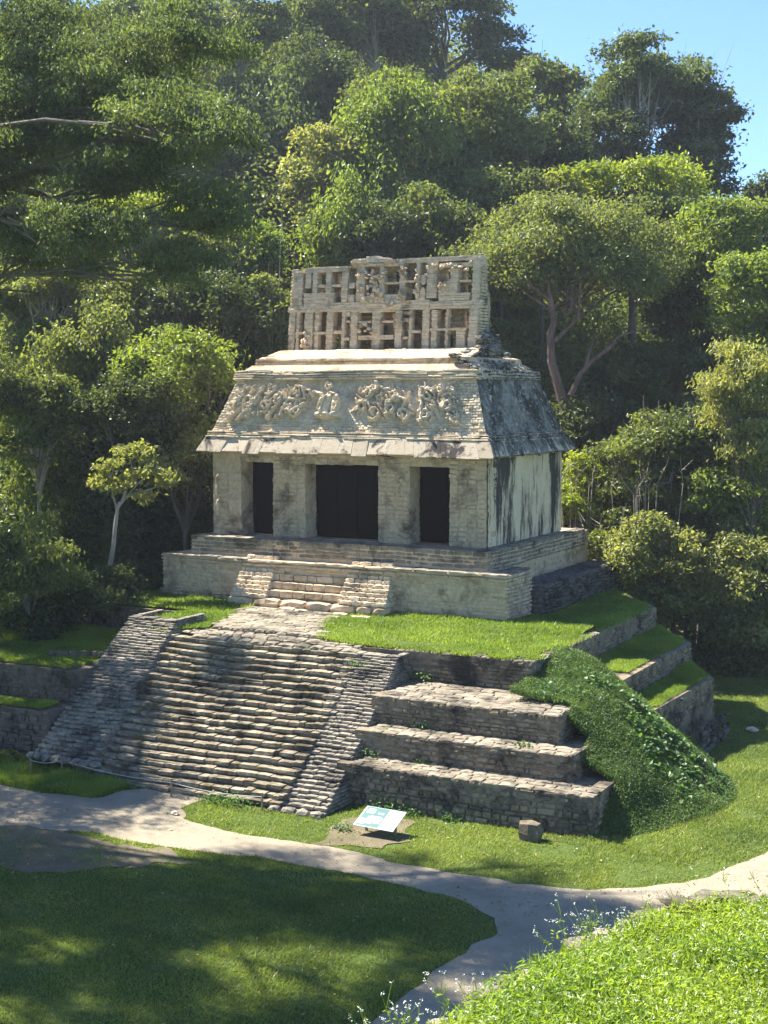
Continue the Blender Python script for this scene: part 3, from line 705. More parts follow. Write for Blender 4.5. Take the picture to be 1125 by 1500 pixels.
# walls: piers with doorways between
H0 = 2.76
piers = [(-11.44, -10.15), (-8.74, -7.33), (-4.26, -2.99), (-1.42, 0)]
PD = .85
plab = ['leftmost pier with two square glyph blocks in stucco', 'pier between the narrow left doorway and the wide middle doorway', 'pier right of the wide doorway with curling stucco figure', 'corner pier of bare squared stones']
for i, (a, b) in enumerate(piers):
    mb = MB(); box(mb, (a + .03, .03, -.02), (b - .03, PD, 2.9))
    w_ = b - a
    def f(U, V, H, a=a): return np.stack([a + U, -.0 - H, V + 0 * H], -1)
    if i == 0: S = [([(.18, 1.55), (.18, 2.15), (.3, 2.28), (.7, 2.28), (.8, 2.15), (.8, 1.6), (.7, 1.5), (.28, 1.5), (.18, 1.55)], .06, .06), ([(.36, 1.75), (.36, 2.05), (.62, 2.05), (.62, 1.78), (.36, 1.75)], .05, .05),
                    ([(.2, .75), (.2, 1.2), (.3, 1.32), (.7, 1.32), (.8, 1.2), (.8, .85), (.7, .72), (.3, .7), (.2, .75)], .06, .05), ([(.38, .9), (.6, .95), (.58, 1.12), (.4, 1.12)], .05, .04), ([(.1, .3), (.5, .24), (.95, .33)], .09, .05), ([(.5, .45), (.9, .5)], .08, .04)]
    elif i == 2: S = [([(.95, 2.3), (1.1, 2.1), (1.0, 1.9), (1.15, 1.7), (1.05, 1.45), (1.2, 1.2), (1.1, .9), (1.15, .5)], .11, .09), ([(.8, 2.2), (.75, 1.95), (.85, 1.7)], .06, .07), ([(1.3, 2.35), (1.35, 2.0), (1.3, 1.7)], .05, .07),
                      (swirl(.95, 2.0, .2), .045, .06), (swirl(1.1, 1.35, .16), .04, .06), ([(.12, .3), (.2, .5)], .07, .04), ([(.85, .35), (1.2, .25)], .09, .06)]
    elif i == 1: S = [([(.55, 2.35), (.6, 2.15), (.52, 1.98)], .05, .09), ([(.72, 2.3), (.7, 2.1)], .035, .07), (swirl(.8, 1.5, .2), .035, .03), ([(.15, .1), (.13, 1.5), (.15, 2.5)], .05, .04)]
    else: S = []
    def rub(U, V, i=i):
        V = V + .12 * fbm(U * 1.3, V * 1.3, 0, 40 + i); U = U + .15 * fbm(U * 2, V * 2, 3, 40 + i)
        r = np.floor(V / .17 + .35 * (vn(U * .8, V * 2, 0, i) - .5)); c = (U + .37 * (r % 3)) / .36
        e = np.minimum(np.abs(c - np.round(c)) * .36, np.abs(V / .17 - np.round(V / .17)) * .17)
        k = {0: .25, 1: .7, 2: .5, 3: 1.0}[i] * (.4 + vn(U * 1.5, V * 1.5, 0, 70 + i))
        return -.045 * k * (e < .02) + .05 * k * (_h(np.floor(c), r, r * 0, i) - .5)
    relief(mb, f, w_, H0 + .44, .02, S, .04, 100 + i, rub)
    # jamb facings
    for (xx, sg) in ((a, -1), (b, 1)):
        masonry(mb, (xx, .0 if sg > 0 else PD, 0), (0, sg * 1.0, 0), (0, 0, 1), (sg, 0, 0), PD, 2.8, rh=(.16, .3), sl=(.3, .6), out=(-.01, .01), gap=.004, dep=.06)
    part(mb, 'pier', M['temple'] if i != 0 else M['temple'], tem, plab[i])
# lintel beam over doorways + inner dark lobby walls
m_ = MB(); box(m_, (-11.4, .04, 2.78), (-.04, 1.1, 3.3))
for a, b in ((-10.15, -8.74), (-7.33, -4.26), (-2.99, -1.42)):
    masonry(m_, (a - .02, 0, H0 - .01), (1, 0, 0), (0, 0, 1), (0, -1, 0), b - a + .04, .5, rh=(.22, .3), sl=(.4, .8), out=(-.02, .01), gap=.006)
part(m_, 'lintel', M['temple'], tem)
m_ = MB()
box(m_, (-11.44, 1.2, -.02), (-11.2, D, 3.3)); box(m_, (-11.4, D - .3, -.02), (-.05, D, 3.3)); box(m_, (-11.3, 3.4, 0), (-.3, 3.6, 3.2))
def fw_(U, V, H): return np.stack([0 * U + H, U, V], -1)
box(m_, (-.3, .05, -.02), (-.03, D - .02, 3.3))
SS = [([(.0, .0), (.05, 1.5), (.0, 3.1)], .12, .05)]
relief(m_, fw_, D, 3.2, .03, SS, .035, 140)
part(m_, 'side_wall', M['plaster'], tem, 'white plastered end wall with black rain streaks')
# gates
for (a, b, lb) in ((-10.15, -8.3, 'dark metal gate in the narrow left doorway'), (-7.33, -4.0, 'wide dark metal gate in the middle doorway'), (-2.99, -1.0, 'dark metal gate in the right doorway')):
    mb = MB(); box(mb, (a - .1, PD + .12, 0), (b + .2, PD + .15, 2.9))
    n = max(2, int(round((b - a) / .95)))
    for k in range(n + 1):
        x = a + (b - a) * k / n; box(mb, (x - .03, PD + .07, 0), (x + .03, PD + .119, 2.9))
    for z in (.06, 1.0, 1.95, 2.82): box(mb, (a - .1, PD + .05, z - .03), (b + .2, PD + .069, z + .03))
    gt = part(mb, 'gate', M['gate'], tem, lb)
    if a == -7.33:
        mb = MB(); box(mb, (-4.62, PD - .02, 1.12), (-4.52, PD + .045, 1.28)); box(mb, (-4.6, PD - .0, 1.28), (-4.54, PD + .04, 1.36)); lk = mb.build('padlock', M['teal']); lk.parent = gt

# cornice: eave slabs, band, frieze, upper cornice, shelf, crest
def ring(mb, x0, x1, y0, y1, z0, in0, z1, in1):
    """sloping four-sided band between two rectangles (inset amounts in0, in1)"""
    V = []
    for z, s in ((z0, in0), (z1, in1)):
        V += [(x0 + s, y0 + s, z), (x1 - s, y0 + s, z), (x1 - s, y1 - s, z), (x0 + s, y1 - s, z)]
    mb.add(V, [[0, 1, 5, 4], [1, 2, 6, 5], [2, 3, 7, 6], [3, 0, 4, 7], [4, 5, 6, 7], [3, 2, 1, 0]])
X0, X1, Y0, Y1 = -W, 0., 0., D
def slope_course(mb, face, off0, z0, off1, z1, **kw):
    """masonry on one sloping face ('f' front, 'r' right, 'l' left); off = outward offset"""
    dz = z1 - z0; lv = math.hypot(dz, off0 - off1)
    if face == 'f':
        a = X0 - off0; L = (X1 - X0) + 2 * off0; O = (a, Y0 - off0, z0); U = (1, 0, 0); V = np.array([0, (off0 - off1), dz]) / lv; N = np.array([0, -dz, (off0 - off1)]) / lv
    elif face == 'r':
        L = (Y1 - Y0) + 2 * off0; O = (X1 + off0, Y0 - off0, z0); U = (0, 1, 0); V = np.array([-(off0 - off1), 0, dz]) / lv; N = np.array([dz, 0, (off0 - off1)]) / lv
    k = (off0 - off1) / lv
    def fn(Q):
        Q = Q.copy(); ax = 0 if face == 'f' else 1
        lo, hi = ((X0, X1) if face == 'f' else (Y0, Y1)); zz = np.clip((Q[..., 2] - z0) / dz, -.2, 1.2); o = off0 + (off1 - off0) * zz
        s = (Q[..., ax] - (lo - off0)) / L; Q[..., ax] = lo - o + s * (hi - lo + 2 * o); return Q
    masonry(mb, O, U, V, N, L, lv, fn=fn, **kw)
E1 = .47
m_ = MB(); ring(m_, X0, X1, Y0, Y1, 3.10, -.1, 3.20, -E1 + .02); ring(m_, X0, X1, Y0, Y1, 3.20, -E1 + .02, 3.70, -.16)
slope_course(m_, 'f', E1, 3.17, .19, 3.72, rh=(.56, .6), sl=(.3, .8), out=(0, .008), gap=.003, dep=.08, wob=.004, rnd=.06, jit=.02, hv=(.99, 1.0))
part(m_, 'eave', M['eave'], tem)
m_ = MB(); slope_course(m_, 'r', E1 + .01, 3.15, .19, 3.72, rh=(.5, .6), sl=(.12, .3), out=(-.02, .05), gap=.012, dep=.08, jit=.1)
part(m_, 'eave', M['blackroof'], tem, 'blackened eave slabs of the shaded end')
m_ = MB(); ring(m_, X0, X1, Y0, Y1, 3.70, -.12, 3.93, -.04)
slope_course(m_, 'f', .20, 3.70, .10, 3.95, rh=(.06, .1), sl=(.4, 1.4), out=(-.01, .05), gap=.004, dep=.25, wob=.02)
part(m_, 'cornice', M['pale'], tem, 'lower stone cornice band')
# roof body (sloped) top at z 5.9 inset .70
def slopef(z, zi0=3.93, zi1=5.9, i0=.02, i1=.72): return i0 + (i1 - i0) * (z - zi0) / (zi1 - zi0)
m_ = MB(); ring(m_, X0, X1, Y0, Y1, 3.90, .06, 5.92, .76)
part(m_, 'roof', M['stucco'], tem)
m_ = MB()
lu, lv = W, math.hypot(1.97, .70)
ny, nz = -1.97 / lv, .70 / lv
def ff(U, V, H):
    t = V / lv; ins = .02 + .70 * t; x = X0 + ins + U / lu * (W - 2 * ins)
    return np.stack([x, ins + ny * H, 3.93 + 1.97 * t + nz * H], -1)
rngs = random.Random(11)
S = []
def figure(cx, cy, s):
    S.append(([(cx - .42 * s, cy - .62), (cx + .05, cy - .66), (cx + .45 * s, cy - .6)], .13, .20))       # seat
    S.append(([(cx - .12, cy - .5), (cx - .05, cy + .1 * s)], .2 * s, .15)); S.append(([(cx + .22, cy - .5), (cx + .25, cy + .1)], .12, .17))
    S.append(([(cx - .28 * s, cy - .5), (cx - .3, cy - .1), (cx - .12, cy + .12)], .07, .2)); S.append(([(cx + .4, cy - .45), (cx + .42, cy - .05), (cx + .2, cy + .18), (cx, cy + .22)], .07, .2))
figure(4.85 + .1, 1.28, 1.0)
S.append(([(4.05, 1.4), (4.1, 1.55), (4.5, 1.5), (4.62, 1.3), (4.5, .9)], .07, .16)); S.append((swirl(4.75, 1.78, .16), .06, .16))
# right group: serpent-like volutes
for cx, cy, r, a0 in ((6.5, 1.0, .3, 0), (6.75, 1.45, .22, 2), (7.0, .75, .3, 4), (7.7, .95, .32, 1), (7.95, 1.35, .2, 3), (8.2, .7, .3, 5), (9.15, .75, .28, 2), (9.3, 1.4, .25, .5), (10.1, 1.05, .25, 3), (9.9, 1.6, .18, 1),
                      (3.1, 1.0, .3, 1), (3.5, .8, .28, 3), (3.25, 1.55, .3, 5), (2.1, 1.1, .3, 2), (2.55, 1.25, .3, 0), (1.45, 1.3, .22, 4), (1.2, .9, .22, 1), (.75, 1.0, .22, 2), (.6, 1.4, .2, 3), (2.0, 1.6, .18, 4)):
    S.append((swirl(cx, cy, r, 1.2, a0), .065, .17))
for _ in range(300):
    cx = rngs.choice([rngs.uniform(.35, 4.0), rngs.uniform(6.1, 8.5), rngs.uniform(8.9, 10.5), rngs.uniform(.5, 10.6)]); cy = rngs.uniform(.5, 1.75) if cx < 8.8 else rngs.uniform(.35, 1.7)
    if 4.0 < cx < 5.9: continue
    a = rngs.uniform(0, 3.14); l = rngs.uniform(.08, .3); c2 = (cx + l * math.cos(a), cy + l * math.sin(a))
    S.append(([(cx, cy), ((cx + c2[0]) / 2 + rngs.uniform(-.07, .07), (cy + c2[1]) / 2 + rngs.uniform(-.07, .07)), c2], rngs.uniform(.03, .07), rngs.uniform(.05, .16)))
S += [([(6.55, 1.05), (6.75, 1.35), (7.1, 1.75), (7.0, 1.9)], .08, .2), ([(7.55, .6), (7.6, 1.1), (8.0, 1.35), (8.35, 1.25), (8.2, 1.0)], .07, .2), ([(9.0, .3), (9.02, 1.2), (9.1, 1.7)], .07, .2),
      ([(2.9, .6), (2.95, 1.2), (3.2, 1.75), (3.6, 1.7), (3.75, 1.3)], .07, .19), ([(2.35, .5), (2.5, 1.0), (2.7, 1.5)], .08, .2), ([(1.0, .4), (1.35, 1.0), (1.6, 1.6)], .07, .18), ([(.6, .4), (.9, 1.2), (1.1, 1.65)], .06, .16)]
def rub(U, V):
    k = np.clip(1.5 - V / .42 + 1.2 * fbm(U * 1.2, V * 1.2, 0, 88), 0, 1) + np.clip((U - 9.9) * 1.2, 0, 1) + np.clip((.9 - U) * 1.5, 0, .8)
    k = np.clip(k, 0, 1)
    r = np.floor(V / .105); c = U / .24 + .41 * (r % 4) + .3 * vn(U * 2, r, 0, 3)
    e = np.minimum(np.abs(c - np.round(c)) * .24, np.abs(V / .105 - np.round(V / .105)) * .105)
    return k * (-.03 * (e < .018) + .05 * _h(np.floor(c), r, r * 0, 4) + .01)
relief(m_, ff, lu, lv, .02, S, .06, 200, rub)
fr = part(m_, 'stucco_frieze', M['stucco'], tem, 'sculpted stucco frieze with seated figure on the sloping roof')
# right roof slope: blackened rubble surface
m_ = MB()
def fr_(U, V, H):
    t = V / lv; ins = .02 + .70 * t; y = Y0 + ins + U / D * (D - 2 * ins)
    return np.stack([X1 - ins - ny * H, y, 3.93 + 1.97 * t + nz * H], -1)
def rub2(U, V): return .09 * np.abs(fbm(U * 4, V * 4, 0, 60)) + .06 * (vn(U * 9, V * 9, 0, 61) - .5)
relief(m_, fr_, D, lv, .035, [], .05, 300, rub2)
rm = part(m_, 'roof_slope', M['blackroof'], tem, 'blackened mossy roof slope on the shaded end')
m_ = MB(); slope_course(m_, 'r', .20, 3.70, .08, 3.96, rh=(.08, .12), sl=(.2, .5), out=(-.02, .05), dep=.2)
part(m_, 'cornice', M['blackroof'], tem, 'blackened lower cornice of the shaded end')
m_ = MB(); slope_course(m_, 'r', -.62, 5.88, -.70, 6.22, rh=(.1, .14), sl=(.2, .5), out=(-.02, .05), dep=.2)
part(m_, 'cornice', M['blackroof'], tem, 'blackened upper cornice of the shaded end')
m_ = MB(); ring(m_, X0, X1, Y0, Y1, 5.88, .66, 6.20, .70)
slope_course(m_, 'f', -.58, 5.88, -.66, 6.24, rh=(.07, .12), sl=(.3, 1.1), out=(-.01, .06), gap=.004, dep=.28, wob=.03)
part(m_, 'cornice', M['pale'], tem, 'upper stone cornice band')
m_ = MB(); ring(m_, X0, X1, Y0, Y1, 6.18, .85, 6.43, 1.12); ring(m_, X0, X1, Y0, Y1, 6.42, 1.2, 6.66, 1.26); ring(m_, X0, X1, Y0, Y1, 6.66, 1.28, 6.95, 2.4)
masonry(m_, (X0 + 1.2, 1.22, 6.42), (1, 0, 0), (0, 0, 1), (0, -1, 0), W - 2.4, .25, rh=(.1, .13), sl=(.5, 1.2), out=(0, .03), dep=.2, gap=.004)
masonry(m_, (X0 + 1.3, 1.30, 6.665), (1, 0, 0), (0, .968, .25), (0, -.25, .968), W - 2.6, 1.6, rh=(.2, .45), sl=(.3, .9), out=(-.005, .012), dep=.08, gap=.004, rnd=.15)
part(m_, 'roof_crest', M['temple'], tem)
m_ = MB()
cs, hs = [], []
for _ in range(260):
    y = random.uniform(1.0, 6.3); x = random.uniform(-1.9, -.95); z = 6.25 + .72 * min(1, max(0, (-.95 - x) / .95)) * (1 if 2 < y < 5.4 else .7)
    cs.append((x, y, z)); hs.append((random.uniform(.06, .18), random.uniform(.06, .18), random.uniform(.04, .09)))
for _ in range(90):
    y = random.gauss(3.6, .5); x = random.uniform(-1.75, -1.2); z = random.uniform(6.8, 7.0 + .9 * (x + 1.2) / -.55); cs.append((x, y, z)); hs.append((random.uniform(.08, .16), random.uniform(.08, .18), random.uniform(.05, .1)))
blocks(m_, cs, hs, .4, .15, rot=rng.random(len(cs)) * 3)
part(m_, 'roof_rubble', M['blackroof'], tem, 'loose rubble heaped at the end of the roof comb')

# roof comb ---------------------------------------------------------------
comb = thing('roof_comb', '', 'x'); 
del comb['label']; del comb['category']
comb.parent = tem; comb.location = (0, 0, 0); comb.matrix_parent_inverse = Matrix.Translation(tem.location).inverted()
def cx_(X): return -9.95 + (X - 68) / 935 * 8.23
def cz_(Y, X=700): return 6.95 + (548 - Y) / (124.5 + (X - 68) / 935 * 11.7)
YF = lambda z: 3.0 + .3 * (z - 6.95) / 3.4
YB = lambda z: 4.15 - .6 * (z - 6.95) / 3.4
def stack(mb, xa, xb_, za, zb, yf, dep, jit=.09):
    """column or bar of rough slabs"""
    z = za; cs, hs = [], []
    while z < zb - .02:
        h = min(random.uniform(.05, .12), zb - z)
        if zb - z - h < .04: h = zb - z
        x = xa; 
        while x < xb_ - .02:
            l = min(random.uniform(.18, .5), xb_ - x)
            if xb_ - x - l < .1: l = xb_ - x
            cs.append((x + l / 2 + random.uniform(-.012, .012), yf(z) + dep / 2 + random.uniform(-.018, .018), z + h / 2)); hs.append((l / 2 + random.uniform(0, .012), dep / 2, h / 2 * 1.06)); x += l
        z += h
    blocks(mb, cs, hs, .12, jit)
FW = [  # front lattice rectangles in measured units (X0, X1, Ytop, Ybottom)
 (68, 110, 330, 548), (148, 205, 345, 548), (262, 308, 345, 548), (343, 365, 345, 548), (385, 430, 340, 548), (490, 545, 350, 548), (605, 650, 345, 548), (674, 692, 345, 548), (735, 780, 340, 548), (848, 866, 340, 548), (950, 1003, 330, 548), (205, 232, 345, 548), (895, 950, 440, 548),
 (110, 150, 445, 458), (205, 343, 445, 458), (430, 490, 395, 405), (545, 605, 395, 405), (430, 605, 466, 488), (365, 385, 350, 372), (365, 385, 392, 402), (365, 385, 475, 490), (650, 674, 350, 367), (650, 674, 383, 402), (650, 674, 475, 488), (692, 735, 445, 457), (780, 950, 435, 447), (430, 605, 340, 352),
 (308, 343, 440, 455), (780, 815, 345, 548), (110, 130, 345, 548),
 (68, 300, 315, 348), (280, 770, 298, 345), (770, 1003, 300, 338),
 (75, 145, 140, 315), (145, 185, 150, 232), (185, 216, 150, 315), (252, 288, 150, 262), (332, 375, 130, 300), (375, 402, 205, 232), (375, 402, 265, 300), (216, 252, 215, 228), (288, 332, 213, 226), (145, 300, 255, 315), (145, 375, 128, 152),
 (404, 460, 100, 300), (460, 520, 215, 228), (520, 552, 110, 300), (552, 618, 204, 214), (618, 655, 95, 300), (655, 700, 196, 206), (700, 722, 90, 295), (722, 748, 170, 210), (722, 748, 240, 295), (552, 618, 265, 300), (460, 520, 270, 300),
 (745, 812, 100, 285), (812, 958, 260, 298), (962, 1003, 95, 300), (858, 908, 130, 205), (812, 1003, 108, 130), (852, 905, 190, 262), (812, 858, 210, 262), (908, 962, 195, 206), (600, 1003, 80, 104), (380, 620, 95, 128),
]
fm = MB()
for (a, b, t, bt) in FW:
    dep = .36 if (b - a) > 30 else .28
    if (bt - t) > (b - a) and bt - t > 60: a, b = a + (b - a) * .14, b - (b - a) * .14
    stack(fm, cx_(a), cx_(b), cz_(bt, (a + b) / 2), cz_(t, (a + b) / 2), YF, dep)
# corbelled centre cap
for a, b, t, bt in ((385, 520, 84, 98), (395, 560, 76, 88), (440, 600, 88, 100), (465, 515, 66, 78), (470, 545, 104, 116)):
    stack(fm, cx_(a), cx_(b), cz_(bt), cz_(t), lambda z: YF(z) - .12, .6, .12)
# remains of the figures: broken stucco lumps
cs, hs = [], []
for (a, b, t, bt, n) in ((410, 520, 140, 295, 60), (620, 660, 120, 290, 30), (520, 552, 120, 290, 20), (560, 610, 300, 330, 14), (770, 960, 110, 160, 34), (700, 760, 130, 260, 22), (150, 190, 420, 540, 20), (440, 520, 400, 460, 16), (812, 870, 200, 262, 16)):
    for _ in range(int(n * .6)):
        z = cz_(random.uniform(t, bt)); cs.append((cx_(random.uniform(a, b)), YF(z) - random.uniform(-.02, .12), z)); hs.append((random.uniform(.04, .10), random.uniform(.05, .10), random.uniform(.04, .10)))
blocks(fm, cs, hs, .5, .16, rot=rng.random(len(cs)) * 3)
o = part(fm, 'front_lattice', M['pale'], comb, 'openwork front wall of the roof comb')
bm_ = MB()
holesL = [(112, 156), (212, 268), (308, 330), (448, 484), (548, 600), (696, 722), (800, 832), (893, 935)]; holesU = [(188, 250), (290, 330), (384, 408), (470, 500), (566, 600), (670, 694), (728, 760), (820, 880), (908, 960)]
def solid(Xa, Xb, Yt, Yb, holes, hy):
    xs = [Xa]; 
    for h in holes: xs += [h[0], h[1]]
    xs.append(Xb)
    for k in range(0, len(xs), 2): stack(bm_, cx_(xs[k]), cx_(xs[k + 1]), cz_(Yb), cz_(Yt), YB, .3)
    for h in holes:
        stack(bm_, cx_(h[0]), cx_(h[1]), cz_(hy + 7), cz_(hy - 6), YB, .3)
solid(75, 1000, 350, 530, sorted(holesL), 450); solid(75, 1000, 140, 262, holesU, 212)
stack(bm_, cx_(72), cx_(1003), cz_(350), cz_(262), YB, .32); stack(bm_, cx_(140), cx_(1003), cz_(140), cz_(105), YB, .32); stack(bm_, cx_(72), cx_(1003), cz_(556), cz_(530), YB, .4)
part(bm_, 'back_lattice', M['temple'], comb)
for xa, xb_ in ((68, 100), (965, 1006)):
    em = MB()
    z = 6.9
    while z < (10.15 if xa == 68 else 10.35):
        h = random.uniform(.09, .16); a, b = YF(z) + .1, YB(z) + .2; y = a; cs, hs = [], []
        while y < b - .03:
            l = min(random.uniform(.2, .45), b - y); cs.append(((cx_(xa) + cx_(xb_)) / 2 + random.uniform(-.02, .02), y + l / 2, z + h / 2)); hs.append(((cx_(xb_) - cx_(xa)) / 2, l / 2, h / 2)); y += l
        blocks(em, cs, hs, .3, .1); z += h
    part(em, 'end_wall', M['temple'], comb)
for X in (345, 640):
    em = MB(); stack(em, cx_(X), cx_(X) + .25, 6.95, 9.9, lambda z: YF(z) + .3, .35); part(em, 'cross_wall', M['temple'], comb)

# ------------------------------------------------------------------ grass on the terraces and the overgrown mound
def sheet(name, f, xs, ys, mat, mask=None, label=None, kind='structure'):
    X, Y = np.meshgrid(xs, ys); Z = f(X, Y); mb = MB(); F = grid_faces(len(xs), len(ys))
    if mask is not None:
        ok = mask(X, Y).ravel(); F = F[ok[F].all(1)]
    mb.add(np.stack([X, Y, Z], -1), F); o = mb.build(name, mat, smooth=True); tag(o, kind=kind, label=label); return o
T1G = np.array([(-14.1, -3.9), (-9.6, -3.9), (-9.5, -7.0), (-7.9, -7.7), (-7.0, -6.8), (-8.1, -3.0), (-8.1, -2.2), (-4.9, -2.2), (-3.9, -4.4), (-3.0, -6.7), (-1.8, -7.1), (.6, -6.9), (4.4, -6.75), (4.4, 4.8), (.9, 9.8), (-14, 9.8)])
def t1z(x, y):
    return -2.40 + .05 * fbm(x * .9, y * .9, 0, 12) + .10 * np.exp(-((y + 1.5) ** 2) / 1.2) * (x > -13) + .14 * np.exp(-((x + 9.3) ** 2 / 3 + (y + 6.0) ** 2 / 2.5)) + .05
def multi(n, poly, zf, h, wd, mb, dens=None, lean=.6):
    lo, hi = poly.min(0), poly.max(0); xy = lo + rng.random((n, 2)) * (hi - lo); k = inpoly(xy, poly)
    if dens is not None: k &= rng.random(n) < dens(xy[:, 0], xy[:, 1])
    xy = xy[k]; P = np.column_stack([xy, zf(xy[:, 0], xy[:, 1])]); k = in_view(P); P = P[k]
    blades(mb, P, rng.uniform(h[0], h[1], len(P)) * (1 + np.clip(fbm(P[:, 0] * 1.1, P[:, 1] * 1.1, 0, 2) * 2.5, -.5, 1.5)), rng.uniform(wd[0], wd[1], len(P)), lean)
def t1mask(X, Y): return inpoly(np.column_stack([X.ravel(), Y.ravel()]), T1G).reshape(X.shape)
sheet('terrace_turf', t1z, np.arange(-14.2, 4.7, .15), np.arange(-7.6, 9.9, .15), M['ground'], t1mask, kind='structure')
mb = MB()
bare = lambda x, y: np.clip(1.25 - 1.0 * np.exp(-((x - .2) ** 2 / 1.6 + (y + 6.2) ** 2 / .35)) - .7 * np.exp(-((x + 1.7) ** 2 / .5 + (y + 5) ** 2 / 2)) - .6 * (vn(x * 1.4, y * 1.4, 0, 6) > .72), .08, 1)
multi(260000, T1G, t1z, (.03, .10), (.02, .045), mb, bare)
for (xa, ya, xb, yb) in ((.6, -7.0, 4.5, -7.0), (4.5, -7.0, 4.5, 4.8), (-9.6, -7.2, -8.0, -7.7), (-3.0, -6.8, .6, -7.0), (-8.0, -6.8, -8.2, -2.4), (-3.2, -6.4, -4.8, -2.4)):
    n = 2600; t = rng.random(n); w_ = (vn(t * 9, t * 0 + xa, 0, 3) > .42); xy = np.column_stack([xa + (xb - xa) * t, ya + (yb - ya) * t]) + rng.normal(0, .11, (n, 2)); xy = xy[w_]
    blades(mb, np.column_stack([xy, np.full(len(xy), -2.36)]), rng.uniform(.04, .12, len(xy)), rng.uniform(.02, .04, len(xy)), .8)
T2G = np.array([(4.8, -3.4), (6.2, -3.2), (6.25, 3.0), (4.7, 5.2)]); T3G = np.array([(6.6, -4.4), (7.4, -4.0), (7.55, 1.2), (6.5, 3.0)])
f2 = lambda x, y: -3.24 + .05 * fbm(x * 2, y * 2, 0, 5) + .12 * np.clip(1 - (x - 4.7) / .5, 0, 1); f3 = lambda x, y: -4.02 + .06 * fbm(x * 2, y * 2, 0, 6) + .15 * np.clip(1 - (x - 6.5) / .4, 0, 1)
multi(40000, T2G, f2, (.03, .1), (.02, .04), mb); multi(26000, T3G, f3, (.03, .1), (.02, .04), mb)
L2 = np.array([(-19, -10.75), (-9.8, -10.45), (-9.8, -4.3), (-14, -4.1), (-19, -4)]); L3 = np.array([(-19, -12.0), (-9.8, -11.8), (-9.8, -10.9), (-19, -11.1)])
l2 = lambda x, y: -3.32 + .05 * fbm(x * 2, y * 2, 0, 7) + .25 * np.exp(-((y + 5.6) ** 2) / 1.5) ; l3 = lambda x, y: -4.36 + .04 * fbm(x * 2, y * 2, 0, 7)
multi(90000, L2, l2, (.04, .12), (.03, .05), mb); multi(20000, L3, l3, (.04, .1), (.03, .05), mb)
FL = np.array([(-14, -14.9), (-5.4, -14.8), (-5.2, -13.4), (-9, -12.7), (-14, -12.5)])
multi(60000, FL, lambda x, y: terrain(x, y), (.06, .2), (.03, .05), mb)
o = mb.build('terrace_grass', M['grass2']); tag(o, 'bright clover and grass growing on the pyramid terraces', 'grass', kind='stuff')
# tufts rooting in wall joints and on ledges
mb = MB()
for (x, y, z, n, s) in [(2.3, -9.78, -4.05, 60, .16), (2.9, -10.8, -4.75, 50, .12), (-1.6, -13.55, GZ, 160, .22), (-2.2, -13.5, GZ, 120, .2), (1.1, -10.9, -4.75, 60, .15), (5.7, -10.5, -4.0, 40, .1), (1.0, -7.5, -3.2, 70, .2), (2.4, -11.9, GZ, 140, .2), (3.1, -12, GZ, 90, .15), (4.3, -12, GZ, 90, .15), (5.2, -8.0, -3.2, 70, .15), (-9.3, -2.6, -2.3, 120, .15), (-.1, -10.2, -4.1, 30, .1), (2.1, -14.0, GZ, 90, .14), (-.5, -8.5, -2.7, 30, .1)]:
    c = np.array([x, y, z]) + rng.normal(0, 1, (n, 3)) * [s * 1.4, s * .6, s * .5] + [0, 0, s * .5]
    leafquads(mb, c, rng.normal(0, .6, (n, 3)) + [0, -.3, 1], .10, .06, rng.random(n))
tag(mb.build('ledge_weeds', M['vine']), 'small leafy weeds rooting on ledges and along wall feet', 'weeds', kind='stuff')
# mound
def mz(x, y): return mound(x, y) + .20 * fbm(x * .8, y * .8, 0, 14)
mgx, mgy = np.arange(4.4, 11.4, .12), np.arange(-12.2, -1.0, .12)
sheet('overgrown_slope', mz, mgx, mgy, M['ground'], lambda X, Y: (mz(X, Y) > terrain(X, Y) - .25) & ~((X < 8.1) & (Y < -10.1)) & ~((X < 7.1) & (Y < -9.2)) & ~((X < 6.4) & (Y < -8.6)) & ~((X < 4.66) & (Y < -7)))
mb = MB()
n = 330000; xy = np.array([4.5, -12.1]) + rng.random((n, 2)) * [6.8, 10.8]
z = mz(xy[:, 0], xy[:, 1]); k = (z > terrain(xy[:, 0], xy[:, 1]) - .08) & ~((xy[:, 0] < 8.1) & (xy[:, 1] < -10.1)) & ~((xy[:, 0] < 7.1) & (xy[:, 1] < -9.2)) & ~((xy[:, 0] < 6.4) & (xy[:, 1] < -8.6)); xy, z = xy[k], z[k]; n = len(z)
lift = .02 + .16 * rng.random(n) ** 2 * (.4 + 1.3 * vn(xy[:, 0] * 1.3, xy[:, 1] * 1.3, 0, 16))
c = np.column_stack([xy, z + lift]); leafquads(mb, c, rng.normal(0, .55, (n, 3)) + [.3, -.25, 1], rng.uniform(.03, .07, n), rng.uniform(.018, .04, n), np.clip(rng.normal(.45, .2, n) + .6 * fbm(xy[:, 0], xy[:, 1], 0, 4), 0, 1))
P_ = c[rng.random(n) < .12]; P_[:, 2] -= .05; blades(mb, P_, rng.uniform(.05, .13, len(P_)) * (.5 + vn(P_[:, 0] * 1.2, P_[:, 1] * 1.2, 0, 19)), rng.uniform(.015, .03, len(P_)), .6)
tag(mb.build('creeper_leaves', M['creeper']), 'low creeping ground cover on the slope beside the terraces', 'ground cover', kind='stuff')
mb = MB(); cs = []
for _ in range(48):
    t = rng.random(); 
    if rng.random() < .6: x, y = 5.0 + 4.6 * t + rng.normal(0, .3), -5.6 - .5 * t + rng.normal(0, .55) - .8 * rng.random()
    else: x, y = 5.2 + 4.5 * rng.random(), -8.6 + 3.6 * rng.random()
    k = int(rng.integers(5, 18)); q = np.column_stack([x + rng.normal(0, .22, k), y + rng.normal(0, .22, k)]); cs.append(q)
